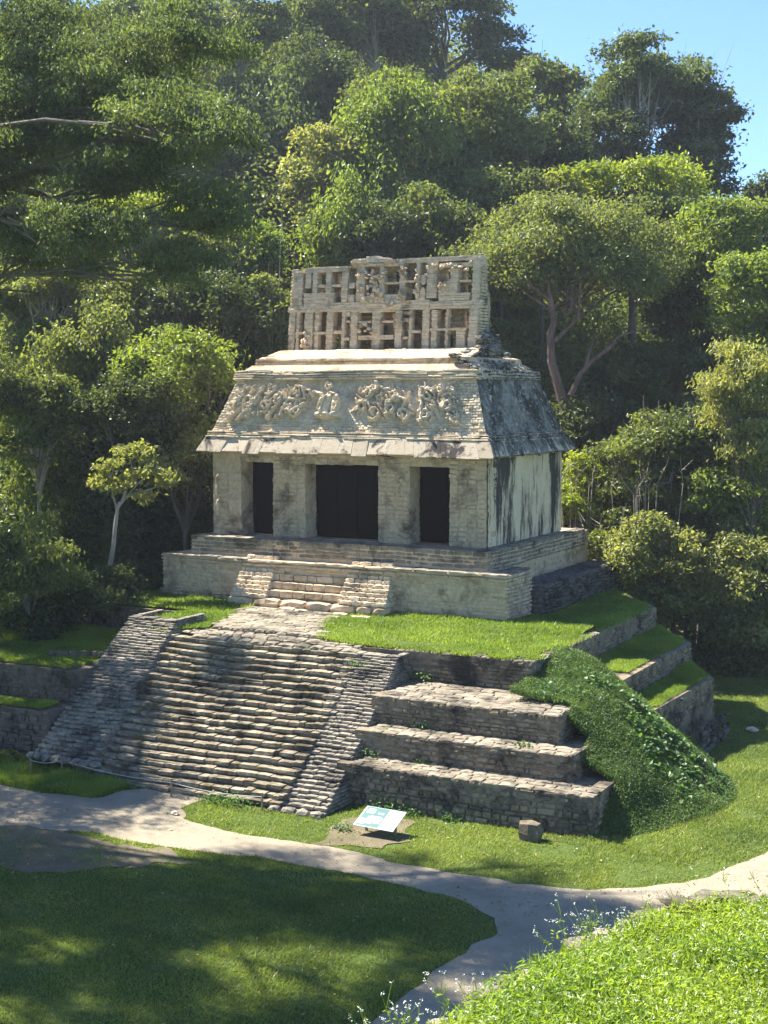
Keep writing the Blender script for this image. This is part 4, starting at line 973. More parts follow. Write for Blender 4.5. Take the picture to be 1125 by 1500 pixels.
q = np.concatenate(cs); z = mz(q[:, 0], q[:, 1]); k = ~((q[:, 0] < 8.1) & (q[:, 1] < -9.6)) & (q[:, 0] > 4.75); q, z = q[k], z[k]; n = len(z)
leafquads(mb, np.column_stack([q, z + .17 + .12 * rng.random(n)]), rng.normal(0, .4, (n, 3)) + [.2, -.2, 1], rng.uniform(.12, .22, n), rng.uniform(.09, .16, n), rng.random(n), .2)
tag(mb.build('vine_leaves', M['vine']), 'broad heart-shaped vine leaves trailing down the overgrown slope', 'vine', kind='stuff')

# ------------------------------------------------------------------ small things by the pyramid
def xf(o, loc, rz=0, rx=0):
    o.location = loc; o.rotation_euler = (rx, 0, rz)
mb = MB(); blocks(mb, [(6.78, -12.6, -5.62)], [(.31, .2, .30)], .3, .05, v=.2)
o = mb.build('stone_block', M['terrace']); tag(o, 'single squared stone block standing against the lowest terrace wall', 'stone block')
mb = MB(); blocks(mb, [(8.35, -11.6, -5.82)], [(.13, .1, .07)], .3, .05, v=.9)
o = mb.build('loose_brick', M['terrace']); tag(o, 'small loose stone at the corner of the lowest terrace', 'stone')
for k, (x, y, s, lb) in enumerate([(-2.45, -14.95, .13, 'pale stone at the edge of the grass strip beside the path'), (-1.75, -16.1, .06, 'small pebble lying on the path'), (8.9, 1.9, .2, 'white boulder in sunlit grass beyond the pyramid')]):
    mb = MB(); blocks(mb, [(x, y, terrain(x, y) + s * .35)], [(s, s * .7, s * .55)], .6, .12, v=.9)
    o = mb.build('stone', M['pale']); tag(o, lb, 'stone')

# information board: tilted panel on two short posts
ib = thing('information_board', 'tilted teal and white information board on short posts by the stairs', 'sign', (3.16, -13.85, GZ - .14))
ib.rotation_euler = (0, 0, R_(-3))
BW, BH, TL = 1.30, .86, R_(24)
ib.scale = (.9, .9, .9)
def bp_(P):   # board plane: x along, y up the tilt
    P = np.asarray(P, float); x, y, z = P[..., 0], P[..., 1], P[..., 2]
    return np.stack([x, y * math.cos(TL) - z * math.sin(TL), .62 + y * math.sin(TL) + z * math.cos(TL)], -1)
def bpart(name, mat, boxes, lb=None, parent=ib):
    mb = MB()
    for b in boxes: box(mb, b[:3], b[3:], fn=bp_)
    o = mb.build(name, mat); o.parent = parent
    if lb: o['label'] = lb
    return o
pn = bpart('panel', M['white'], [(-BW / 2, -BH / 2, -.02, BW / 2, BH / 2, 0)])
bpart('teal_field', M['teal'], [(-.60, -BH / 2 + .03, .0005, .13, BH / 2 - .015, .003)], parent=pn)
bpart('pale_field', M['skyblue'], [(.15, .08, .0005, .63, BH / 2 - .02, .003)], parent=pn)
bpart('drawing', M['white'], [(-.56, -.33, .0035, -.38, -.10, .006), (-.38, -.28, .0035, -.16, .02, .0058), (-.13, -.24, .0035, .09, .03, .0062)], parent=pn)
bpart('plan_drawing', M['greyprint'], [(-.30, -.20, .0065, .04, .05, .009)], parent=pn)
for i in range(7): bpart('text_line', M['greyprint'], [(.2, -.32 + i * .05, .0005, .58 - .05 * (i % 3), -.31 + i * .05, .002)], parent=pn)
for i in range(5): bpart('pictogram', M['greyprint'], [(.2 + .085 * i, .30, .0035, .245 + .085 * i, .35, .006)], parent=pn)
for i in range(4): bpart('pictogram', M['greyprint'], [(.2 + .105 * i, .14, .0035, .25 + .105 * i, .20, .006)], parent=pn)
bpart('heading_text', M['white'], [(-.52, .30, .0035, -.28, .34, .006), (-.54, .20, .0035, -.26, .255, .006), (-.54, .145, .0035, -.28, .175, .006)] + [(-.16, .15 + i * .028, .0035, .06 - .03 * (i % 2), .163 + i * .028, .006) for i in range(3)], parent=pn)
mb = MB()
for sx in (-.48, .48):
    mb = MB(); box(mb, (sx - .03, .03, -.1), (sx + .03, .09, .62)); box(mb, (sx - .03, -.25, .40), (sx + .03, .25, .45), fn=lambda P: P + np.array([0, 0, 1]) * ((P[:, 1:2]) * math.tan(TL) + .13))
    o = mb.build('post', M['wood']); o.parent = ib

# rope barrier at the stair foot
rb = thing('rope_barrier', 'sagging rope on low posts along the shaded foot of the stairs', 'rope barrier', (-7, -13.6, GZ))
pp = [(-8.75, -13.5), (-7.9, -13.1), (-3.6, -13.55), (-.6, -13.55)]
for i, (x, y) in enumerate(pp):
    mb = MB(); h = .42 if i == 0 else .5; tube(mb, [(x + 7, y + 13.6, -.15), (x + 7.01, y + 13.6, h)], [.03, .025], 6); box(mb, (x + 6.97, y + 13.57, h - .01), (x + 7.03, y + 13.63, h + .012))
    o = mb.build('post', M['wood']); o.parent = rb
mb = MB(); P = []
for (a, b) in zip(pp[:-1], pp[1:]):
    for t in np.linspace(0, 1, 14): P.append((a[0] + (b[0] - a[0]) * t + 7, a[1] + (b[1] - a[1]) * t + 13.6, .4 - .08 * math.sin(math.pi * t)))
tube(mb, P, .011, 5); o = mb.build('rope', M['rope']); o.parent = rb

# ------------------------------------------------------------------ foreground platform edge with weeds
def fz(x, y):
    r, f = rf(x, y); return .23 + np.clip(14.8 - f, -2, 12) * .10 + .10 * fbm(x * .8, y * .8, 0, 44)
EDGE = np.array([.12, -.1]) + np.array([(14.6, -42), (14.95, -38.6), (15.12, -36.7), (15.25, -35.8), (15.38, -34.5), (15.6, -33.4), (15.8, -32.0), (16.3, -31.45), (17.4, -31.2), (19, -30.6), (22, -29.5), (26, -31), (26, -42), (20, -44)])
xs, ys = np.arange(14.4, 26, .12), np.arange(-43, -29.4, .12)
sheet('hill', fz, xs, ys, M['ground'], lambda X, Y: inpoly(np.column_stack([X.ravel(), Y.ravel()]), EDGE).reshape(X.shape))
fp = thing('foreground_wall', 'rough stone edge of the nearest platform, half hidden by flowering weeds', 'stone wall', (15.5, -34, 0))
mb = MB(); 
for (a, b) in zip(EDGE[:10], EDGE[1:11]):
    a3, b3 = np.array([*a, 0.]), np.array([*b, 0.]); d = b3 - a3; L = np.linalg.norm(d); U = -d / L
    N0 = np.array([d[1], -d[0], 0]) / L * -1
    zt = float(fz((a[0] + b[0]) / 2, (a[1] + b[1]) / 2))
    masonry(mb, b3 + [0, 0, -6.2], U, (0, 0, 1), N0, L, 6.2 + zt, rh=(.16, .3), sl=(.3, .7), out=(-.03, .08), dep=.3)
o = mb.build('wall_face', M['grave']); o.parent = fp; o.matrix_parent_inverse = Matrix.Translation(fp.location).inverted()
def rocks(P, name):
    mb = MB()
    for (x, y, s, dz) in P:
        z = float(fz(x, y)) + dz
        blocks(mb, [(x, y, z)], [(s * random.uniform(.9, 1.4), s * random.uniform(.6, .9), s * random.uniform(.22, .42))], .5, .14, rot=np.array([random.uniform(-.5, .9)]))
    o = mb.build(name, M['flag']); o.parent = fp; o.matrix_parent_inverse = Matrix.Translation(fp.location).inverted()
rp = []
for k in range(len(EDGE[:10]) - 1):
    a, b = EDGE[k], EDGE[k + 1]; L = np.linalg.norm(b - a); n = max(1, int(L / .17))
    for j in range(n):
        p = a + (b - a) * (j + .5) / n + rng.normal(0, .05, 2); rp.append((p[0], p[1], random.uniform(.08, .16), random.uniform(-.10, .03)))
for k in range(6, 10):      # a chunkier row of stones along the far rim
    a, b = EDGE[k], EDGE[k + 1]; L = np.linalg.norm(b - a); n = max(1, int(L / .34))
    for j in range(n):
        p = a + (b - a) * (j + .5) / n + rng.normal(0, .03, 2); rp.append((p[0], p[1], random.uniform(.15, .22), random.uniform(.05, .12)))
rocks(rp, 'capstones')
mb = MB(); mbs = MB(); mbf = MB()
n = 190000; lo = np.array([14.5, -41.]); xy = lo + rng.random((n, 2)) * [8.5, 11.5]
k = inpoly(xy, EDGE); 
cen = xy - np.array([18.5, -36.5])
xy = xy[k]; n = len(xy)
ded = np.full(n, 9.)
for a, b in zip(EDGE[:10], EDGE[1:11]):
    d = b - a; t = np.clip(((xy - a) @ d) / (d @ d), 0, 1); ded = np.minimum(ded, np.linalg.norm(xy - a - t[:, None] * d, axis=1))
hmax = np.where(ded < .22, .06, .24) * (.5 + .9 * vn(xy[:, 0] * 1.6, xy[:, 1] * 1.6, 0, 77)); keep = (rng.random(n) < np.clip(ded / .3 + .15, 0, 1))
xy, hmax, ded = xy[keep], hmax[keep], ded[keep]; n = len(xy)
z = fz(xy[:, 0], xy[:, 1]) + hmax * rng.random(n) ** .6
c = np.column_stack([xy, z]); kk = in_view(c, 500); c = c[kk]; n = len(c)
vv = np.clip(.42 + .7 * fbm(c[:, 0] * 1.3, c[:, 1] * 1.3, 0, 90) + rng.normal(0, .2, n), 0, 1)
leafquads(mb, c, rng.normal(0, .65, (n, 3)) + [-.2, -.1, .9], rng.uniform(.035, .085, n), rng.uniform(.012, .03, n), vv, .2)
sel = rng.random(n) < .3; P = c[sel].copy(); P[:, 2] -= .05; blades(mb, P, rng.uniform(.07, .17, len(P)), rng.uniform(.006, .012, len(P)), .45)
# flower heads
nf = 800; kf = rng.integers(0, n, nf); fc = c[kf] + rng.normal(0, .02, (nf, 3)); cl = vn(fc[:, 0] * 2.2, fc[:, 1] * 2.2, 0, 95); fc = fc[cl + rng.random(len(fc)) * .3 > .52]; fc[:, 2] = fz(fc[:, 0], fc[:, 1]) + .22 + .08 * rng.random(len(fc))
extra = []; stems = []
for (px, py, d, nst, sp, hh) in [(600, 1478, 10.3, 12, .16, .4), (575, 1488, 10.2, 8, .12, .35), (655, 1455, 10.9, 6, .1, .36), (690, 1445, 11.2, 5, .12, .3), (850, 1372, 12.5, 16, .22, .42), (900, 1350, 13.0, 14, .22, .36), (950, 1325, 13.9, 8, .16, .3), (875, 1362, 12.8, 10, .2, .3), (1085, 1312, 14.8, 6, .25, .2), (560, 1494, 10, 6, .1, .3), (630, 1470, 10.6, 5, .1, .3)]:
    q = at(px, py, d); 
    for _ in range(int(nst * .7)):
        b = np.array([q[0] + rng.normal(0, sp) + .1, q[1] + rng.normal(0, sp), 0]); b[2] = fz(b[0], b[1]) - .02
        h = hh * rng.uniform(.45, .95); tip = b + [rng.normal(-.08, .08), rng.normal(0, .08), h]; mid = (b + tip) / 2 + rng.normal(0, .02, 3)
        tube(mbs, [b, mid, tip], [.004, .003, .002], 3)
        extra.append(tip)
        for _2 in range(int(rng.integers(1, 4))):
            t2 = mid + (tip - mid) * rng.random() + np.array([rng.normal(0, .06), rng.normal(0, .06), rng.uniform(.02, .08)]); tube(mbs, [mid + (tip - mid) * .2, t2], [.003, .002], 3); extra.append(t2)
        m2 = 10; leafquads(mb, b + (tip - b) * rng.random((m2, 1)) * .7 + rng.normal(0, .02, (m2, 3)), rng.normal(0, .6, (m2, 3)) + [0, 0, .8], .045, .016, rng.random(m2))
fc = np.concatenate([fc, np.array(extra)])
nn = 7; cc = np.repeat(fc, nn, 0) + rng.normal(0, .010, (len(fc) * nn, 3)) * [1, 1, .6]
leafquads(mbf, cc, rng.normal(0, .7, (len(cc), 3)) + [0, 0, 1], .010, .009, rng.random(len(cc)))
o = mb.build('weed_foliage', M['weed']); tag(o, 'dense bright green flowering weeds covering the near slope', 'weeds', kind='stuff')
o = mbs.build('weed_stems', M['weed']); tag(o, 'thin stems of taller weeds along the stone edge', 'weeds', kind='stuff')
o = mbf.build('white_florets', M['petal']); tag(o, 'tiny white flower heads over the near weeds', 'flowers', kind='stuff')

# ------------------------------------------------------------------ trees
def crown_mesh(mb, C, rx, ry, rz, kind, n, L, lobes=None, seed=0):
    """leaf-sized faces gathered in sprays on many lobes; returns the lobe centres"""
    rg = np.random.default_rng(seed)
    nl = lobes or {'dome': 62, 'airy': 40, 'layered': 26, 'draped': 34, 'feather': 60, 'shrub': 30}[kind]
    d = rg.normal(0, 1, (nl * 3, 3)); d /= np.linalg.norm(d, axis=1)[:, None]
    d = d[d[:, 2] > {'dome': -.45, 'airy': -.6, 'layered': -.1, 'draped': -.75, 'feather': -.8, 'shrub': -.5}[kind]][:nl]; nl = len(d)
    rad = rg.uniform(.62, 1.22, nl)
    if kind in ('airy', 'feather'): rad = rg.uniform(.25, 1.05, nl)
    lc = C + d * rad[:, None] * [rx, ry, rz] * .84
    Rm = (rx * ry * rz) ** (1 / 3)
    lr = Rm * rg.uniform(.12, .33, nl) * {'dome': 1, 'airy': .85, 'layered': 1.15, 'draped': 1, 'feather': .8, 'shrub': 1.05}[kind]
    fl = {'dome': .72, 'airy': .55, 'layered': .26, 'draped': 1.5, 'feather': .5, 'shrub': .85}[kind]
    ns = max(nl * 4, n // 26)
    wt = lr ** 2 / (lr ** 2).sum(); li = rg.choice(nl, ns, p=wt)
    sd = rg.normal(0, 1, (ns, 3)); sd[:, 2] = sd[:, 2] * .8 + .35; sd /= np.linalg.norm(sd, axis=1)[:, None]
    sr = rg.uniform(.55, 1.08, ns)
    sc = lc[li] + sd * (lr[li] * sr)[:, None] * [1, 1, fl]
    k = rg.integers(0, ns, n); s = Rm * {'dome': .055, 'airy': .06, 'layered': .075, 'draped': .055, 'feather': .06, 'shrub': .06}[kind] + L * .8
    off = rg.normal(0, 1, (n, 3)) * [s, s, s * (.45 if kind != 'draped' else 1.2)]
    c = sc[k] + off
    nr = sd[k] * .7 + [0, 0, .35] + rg.normal(0, .62, (n, 3))
    tang = None
    if kind in ('feather', 'draped'): tang = sd[k] * .6 + np.array([0, 0, -.9])
    v = np.clip(.48 + (rg.random(nl)[li][k] - .5) * .6 + (rg.random(ns)[k] - .5) * .6 + rg.normal(0, .15, n), 0, 1)
    leafquads(mb, c, nr, L * rg.uniform(.7, 1.35, n), L * rg.uniform(.4, .75, n) * (.8 if kind == 'feather' else 1), v, .25, tang)
    return lc

def limb_tubes(mb, base, C, lc, r0, rz, seed=0, spread=.5, sides=7, nb=12):
    rg = np.random.default_rng(seed)
    base = np.asarray(base, float); fork = base + (C - base) * .62 + rg.normal(0, .02, 3) * np.linalg.norm(C - base); fork[2] = min(fork[2], C[2] - rz * .35) if C[2] - rz * .35 > base[2] + 1 else fork[2]
    P = [base, base + (fork - base) * .33 + rg.normal(0, r0 * .6, 3) * [1, 1, 0], base + (fork - base) * .7 + rg.normal(0, r0 * .6, 3) * [1, 1, 0], fork, fork + (C - fork) * .6]
    tube(mb, P, [r0 * 1.25, r0, r0 * .85, r0 * .72, r0 * .35], sides)
    for i in rg.permutation(len(lc))[:nb]:
        q = lc[i]; st = fork + (C - fork) * rg.random() * .4; m = st + (q - st) * .5 + rg.normal(0, .05, 3) * np.linalg.norm(q - st) + [0, 0, -.06 * np.linalg.norm(q - st)]
        tube(mb, [st, m, q], [r0 * .42, r0 * .26, r0 * .08], 5)
        for _ in range(2):
            j = q + rg.normal(0, .09, 3) * np.linalg.norm(q - st) * 2; tube(mb, [m + (q - m) * .3, (m + j) / 2, j], [r0 * .18, r0 * .11, r0 * .04], 4)

GROUP = 'jungle trees on the slope behind the temple'
def tree(px, py, rx, ry, d, kind, tone, label, name='jungle_tree', cat='tree', bark='bark', dens=1.0, Lk=1.0, trunkx=None, seed=[100], group=GROUP, r0=None, nb=12, depth=1.0):
    seed[0] += 1
    C = at(px, py, d); s = d / FPX; RX, RZ = rx * s, ry * s; RY = RX * depth
    L = max(.085, 5.0 * d / 1427) * Lk
    ry = ry * 1.12
    n = int(math.pi * rx * ry * .466 * 1.0 * dens / Lk ** 1.5)
    n = max(900, n)
    bx, by = C[0], C[1]
    if trunkx is not None: q = at(trunkx, py, d); bx, by = q[0], q[1]
    bz = float(terrain(np.array(bx), np.array(by))) - .2
    t = thing(name, label, cat, (bx, by, bz), group)
    loc = np.array([bx, by, bz])
    mb = MB(); lc = crown_mesh(mb, C - loc, RX, RY, RZ, kind, n, L, seed=seed[0])
    if kind in ('dome', 'draped') and py > 150 or kind == 'airy' and py > 400:
        low = C - loc - np.array([0, 0, RZ * 1.15]); crown_mesh(mb, low, RX * .85, RY * .85, RZ * .8, 'draped' if kind == 'draped' else 'dome', int(n * .55), L, 26, seed[0] + 5000)
        if seed[0] % 2: crown_mesh(mb, C - loc + np.array([RX * .6, 0, -RZ * .35]), RX * .5, RX * .5, RZ * .55, 'dome', int(n * .2), L, 12, seed[0] + 6000)
        else: crown_mesh(mb, C - loc + np.array([-RX * .6, -.3 * RX, -RZ * .3]), RX * .45, RX * .5, RZ * .6, 'draped', int(n * .2), L, 12, seed[0] + 6000)
    o = mb.build('crown', M[tone]); o.parent = t
    mb = MB(); r = r0 or max(.10, min(.38, RX * .075)); limb_tubes(mb, (0, 0, 0), C - loc, lc, r * (.8 if kind in ('airy', 'feather') else 1), RZ, seed[0], nb=nb * 2 if kind == 'airy' else nb)
    o = mb.build('trunk', M['palebark' if kind == 'airy' and bark == 'bark' else bark]); o.parent = t
    return t
TREES = [
 # skyline
 (650, 55, 100, 85, 112, 'dome', 'l_dark', 'tall dark round crown on the skyline touching the open sky'),
 (545, 35, 85, 75, 110, 'airy', 'l_olive', 'loose olive crown on the skyline, sky glinting through its top'),
 (450, 40, 80, 70, 108, 'airy', 'l_blue', 'grey-green crown at top edge, left of the olive skyline crown'),
 (345, 50, 85, 80, 104, 'airy', 'l_mid', 'pale flecked crown at top edge behind the near hanging boughs'),
 (230, 60, 90, 90, 100, 'dome', 'l_blue', 'hazy bluish crown high on the slope behind the hanging boughs'),
 (100, 60, 100, 90, 98, 'airy', 'l_mid', 'light-flecked crown at the top left corner of the forest'),
 (748, 100, 42, 26, 108, 'layered', 'l_dark', 'small flat-topped dark tree at the notch of open sky'),
 (800, 150, 62, 60, 104, 'dome', 'l_mid', 'rounded crown between the sky notch and the big airy tree'),
 (925, 130, 88, 78, 96, 'airy', 'l_blue', 'big airy tree standing free against blue sky, its finer half'),
 (1030, 200, 62, 95, 97, 'airy', 'l_dark', 'vine-hung dark tree against blue sky, outermost on the ridge'),
 (1000, 130, 70, 50, 98, 'airy', 'l_blue', 'thin spreading bough tree topping the ridge near the sky'),
 (880, 215, 75, 60, 95, 'dome', 'l_dark', 'dark dense crown below the big airy skyline tree'),
 (1115, 300, 34, 42, 105, 'dome', 'l_dark', 'small dark crown low on the skyline at the far edge'),
 (1000, 270, 70, 50, 93, 'dome', 'l_dark', 'dark crown behind the yellow-green layered canopy'),
 # upper slope
 (465, 135, 75, 85, 98, 'dome', 'l_dark', 'deep blue-black crown in the shaded hollow of the slope'),
 (385, 200, 80, 100, 95, 'draped', 'l_blue', 'shaded crown with pale twigs hanging in the hollow'),
 (560, 150, 60, 60, 92, 'airy', 'l_mid', 'small mid-green crown above the vine-draped column tree'),
 (595, 230, 62, 105, 82, 'draped', 'l_bright', 'tall vine-draped column of bright green leaves'),
 (530, 215, 42, 70, 84, 'draped', 'l_bright', 'slim vine-draped spire beside the tall draped column'),
 (478, 250, 62, 58, 84, 'dome', 'l_pale', 'pale blue-green rounded crown left of the draped column'),
 (690, 195, 100, 75, 86, 'dome', 'l_mid', 'broad olive dome right of the draped column'),
 (665, 255, 60, 70, 84, 'draped', 'l_mid', 'draped mid-green crown under the broad olive dome'),
 (800, 235, 62, 62, 88, 'dome', 'l_dark', 'dark crown between olive dome and layered canopy'),
 (740, 290, 60, 45, 80, 'dome', 'l_mid', 'low rounded crown above the great red-trunked tree'),
 (640, 330, 75, 48, 76, 'dome', 'l_mid', 'leafy mound just above the right half of the roof comb'),
 (505, 330, 50, 62, 77, 'draped', 'l_bright', 'bright draped spire behind the left half of the roof comb'),
 (570, 350, 55, 50, 75, 'dome', 'l_dark', 'dark crown directly behind the top of the roof comb'),
 (420, 340, 60, 70, 86, 'dome', 'l_dark', 'shadowed crown left of the roof comb in the hollow'),
 (800, 285, 52, 32, 80, 'dome', 'l_pale', 'small pale rounded crown just above the red-trunked tree'),
 (925, 275, 110, 38, 80, 'layered', 'l_yellow', 'flat yellow-green layered canopy catching the sun'),
 (985, 320, 70, 45, 77, 'airy', 'l_olive', 'olive shrubby crown below the layered yellow canopy'),
 (1065, 360, 75, 75, 72, 'dome', 'l_bright', 'bright bushy crown at the edge, below the ridge'),
 (1105, 440, 60, 75, 66, 'dome', 'l_bright', 'bright bushy crown hanging over the pale feathery tree'),
 (1010, 430, 60, 70, 73, 'dome', 'l_dark', 'dark crown right of the great red-trunked tree'),
 (720, 420, 60, 70, 84, 'dome', 'l_mid', 'mid-green crown close behind the right end of the roof comb'),
 (960, 560, 95, 62, 70, 'dome', 'l_dark', 'deep shaded crown below the leaning red branch'),
 (745, 540, 42, 60, 78, 'dome', 'l_mid', 'lit crown between roof slope and the red trunk'),
 (870, 630, 75, 50, 67, 'dome', 'l_dark', 'dark understorey crown right of the eaves'),
 (560, 440, 110, 70, 84, 'dome', 'l_bright', 'leafy crown seen through the openings of the roof comb'),
 (400, 460, 50, 70, 66, 'airy', 'l_olive', 'speckled olive crown touching the left end of the roof comb'),
 # right slope lower
 (1090, 560, 78, 90, 57, 'feather', 'l_pale', 'pale feathery tree leaning in from the edge beside the dark hollow'),
 (1110, 650, 60, 45, 57, 'feather', 'l_pale', 'drooping pale foliage below the feathery tree'),
 (940, 650, 75, 55, 60, 'airy', 'l_mid', 'light-flecked shrubby tree in the dark hollow'),
 (1030, 650, 60, 55, 60, 'draped', 'l_dark', 'dark vine-smothered tree behind the feathery one'),
 (855, 735, 40, 62, 61, 'shrub', 'l_yellow', 'bright yellow-green shrub beside the white end wall'),
 (915, 760, 50, 45, 60, 'shrub', 'l_mid', 'shrub with dry twigs next to the yellow-green shrub'),
 (880, 820, 55, 50, 59, 'shrub', 'l_olive', 'olive shrub at the back corner of the temple platform'),
 (960, 815, 65, 60, 57, 'dome', 'l_pale', 'rounded olive crown behind the upper terrace corner'),
 (1080, 730, 72, 62, 58.5, 'dome', 'l_bright', 'bright green crown at the edge, middle height of the slope'),
 (1095, 840, 75, 70, 57, 'dome', 'l_pale', 'pale olive crown at the edge above the far lawn'),
 (1010, 880, 60, 55, 58, 'shrub', 'l_pale', 'pale-leaved crown above the dark gap behind the terraces'),
 (1095, 925, 55, 45, 56.8, 'shrub', 'l_olive', 'low bushy crown overhanging the far lawn'),
 (985, 760, 50, 50, 60, 'dome', 'l_mid', 'dark crown filling the gap behind the olive ones'),
 (950, 900, 45, 40, 60, 'shrub', 'l_dark', 'dark shrub behind the second terrace corner'),
 (1040, 960, 50, 32, 58, 'shrub', 'l_dark', 'dark low shrub at the back of the far lawn'),
 (1070, 970, 40, 22, 57.5, 'shrub', 'l_mid', 'low mid-green bush at the back edge of the far lawn'),
 (1125, 965, 34, 26, 57, 'shrub', 'l_mid', 'low bush cut off by the edge of the photo behind the far lawn'),
 # left slope
 (225, 330, 115, 55, 72, 'layered', 'l_yellow', 'golden-green broad canopy under the hanging boughs'),
 (290, 370, 80, 50, 70, 'dome', 'l_olive', 'olive dome right under the golden-green canopy'),
 (60, 330, 80, 60, 76, 'dome', 'l_mid', 'mid-green dome at the left edge beside the golden canopy'),
 (110, 210, 110, 80, 88, 'airy', 'l_mid', 'dappled crown seen through the hanging boughs'),
 (270, 200, 90, 80, 90, 'airy', 'l_blue', 'bluish flecked crown between hanging boughs and shaded hollow'),
 (360, 370, 50, 55, 74, 'dome', 'l_bright', 'small bright crown in front of the shaded hollow'),
 (60, 430, 80, 60, 66, 'airy', 'l_olive', 'flecked olive crown at the left edge'),
 (180, 440, 80, 55, 66, 'airy', 'l_olive', 'sparkling olive crown below the golden-green canopy'),
 (310, 455, 80, 55, 65, 'dome', 'l_dark', 'dark vine-covered dome left of the roof comb'),
 (125, 520, 70, 60, 62, 'draped', 'l_olive', 'ragged climber-hung tree with warm yellowish leaves'),
 (255, 545, 95, 60, 60, 'dome', 'l_bright', 'big-leaved bright dome beside the sloping roof'),
 (190, 610, 90, 60, 59, 'dome', 'l_dark', 'dark dense crown below the big-leaved bright dome'),
 (320, 620, 55, 60, 62, 'dome', 'l_dark', 'dark crown tucked against the left eave'),
 (50, 590, 70, 60, 58, 'airy', 'l_mid', 'mid-green ragged crown at the left edge'),
 (275, 690, 62, 50, 58, 'shrub', 'l_pale', 'pale leafy bush right behind the slender pale trunk'),
 (250, 800, 80, 90, 61, 'dome', 'l_dark', 'black-green crown in the shade left of the temple platform'),
 (170, 790, 90, 100, 60, 'dome', 'l_dark', 'shaded crown filling the dark gap behind the slender trunk'),
 (90, 700, 90, 80, 60, 'feather', 'l_mid', 'shaded feathery crown left of the slender trunk'),
 (40, 830, 90, 85, 50, 'feather', 'l_mid', 'shaded leafy mass at the left edge above the terraces'),
 (130, 880, 80, 45, 53, 'shrub', 'l_dark', 'dark bush at the back of the shaded terraces'),
 (35, 920, 70, 45, 51, 'shrub', 'l_dark', 'dark bush low at the left edge behind the terraces'),
 (215, 860, 50, 35, 57, 'shrub', 'l_dark', 'dark bush beside the corner of the temple plinth'),
]
for t in TREES: tree(*t)

# great red-trunked tree behind the temple, limbs measured one by one
def special_tree():
    d = 70; C = at(835, 385, d); s = d / FPX
    base = at(845, 640, d); bz = float(terrain(np.array(base[0]), np.array(base[1]))) - .3; base[2] = bz
    t = thing('gumbo_limbo_tree', 'great round-crowned tree with bare red trunk and leaning branch', 'tree', base, GROUP)
    mb = MB(); lc = crown_mesh(mb, C - base, 165 * s, 130 * s, 102 * s, 'dome', 42000, .21, 90, 555)
    o = mb.build('crown', M['l_olive']); o.parent = t
    mb = MB()
    A = lambda px, py, dd=d: at(px, py, dd) - base
    F = lambda *p: [A(x, y, 66.2) for x, y in p]
    tube(mb, [(0, 0, 0), *F((838, 640), (822, 580), (808, 530), (806, 490), (812, 470), (800, 400))], [.32, .27, .24, .21, .18, .15, .06], 9)
    tube(mb, F((836, 580), (850, 548), (868, 528), (895, 508), (905, 494), (925, 486), (965, 480)), [.15, .13, .115, .10, .08, .055, .03], 8)
    tube(mb, F((858, 536), (864, 515), (870, 495)), [.08, .06, .03], 6)
    tube(mb, F((812, 500), (830, 483), (845, 468), (856, 448)), [.12, .09, .06, .03], 7)
    tube(mb, F((812, 480), (805, 440), (780, 420), (760, 400)), [.13, .10, .07, .03], 7)
    rg = np.random.default_rng(5)
    for i in rg.permutation(len(lc))[:14]:
        st = A(808 + rg.uniform(-10, 60), 470 - rg.uniform(0, 40), 66); tube(mb, [st, (st + lc[i]) / 2 + rg.normal(0, .3, 3), lc[i]], [.07, .05, .02], 5)
    o = mb.build('trunk', M['redbark']); o.parent = t
special_tree()

# slender pale-trunked young tree left of the temple
def slender():
    d = 54; base = at(160, 838, d); gz = float(terrain(np.array(base[0]), np.array(base[1])))
    b0 = np.array([base[0] - .1, base[1], gz - .2])
    t = thing('young_tree', 'young tree with slender pale leaning trunk left of the temple', 'tree', b0)
    A = lambda px, py: at(px, py, d) - b0
    mb = MB(); tube(mb, [(0, 0, 0), A(160, 836), A(166, 800), A(169, 770), A(172, 745), A(176, 735)], [.12, .10, .085, .08, .07, .06], 8)
    for q in (((172, 745), (185, 728), (205, 705), (225, 690)), ((172, 748), (165, 725), (162, 700), (170, 675)), ((178, 735), (188, 710), (195, 690), (190, 672)), ((185, 728), (215, 718), (235, 712))):
        tube(mb, [A(*p) for p in q], np.linspace(.05, .012, len(q)), 5)
    o = mb.build('trunk', M['palebark']); o.parent = t
    mb = MB(); s = d / FPX
    for (px, py, rx, ry, n, sd) in ((164, 688, 20, 22, 230, 1), (190, 666, 26, 20, 300, 2), (214, 690, 27, 22, 320, 3), (244, 706, 22, 15, 220, 4), (178, 712, 20, 16, 180, 5), (210, 732, 15, 12, 130, 6), (146, 706, 14, 16, 110, 7)):
        crown_mesh(mb, A(px, py), rx * s, rx * s, ry * s, 'shrub', n, .2, 9, sd)
    o = mb.build('crown', M['l_pale']); o.parent = t
slender()

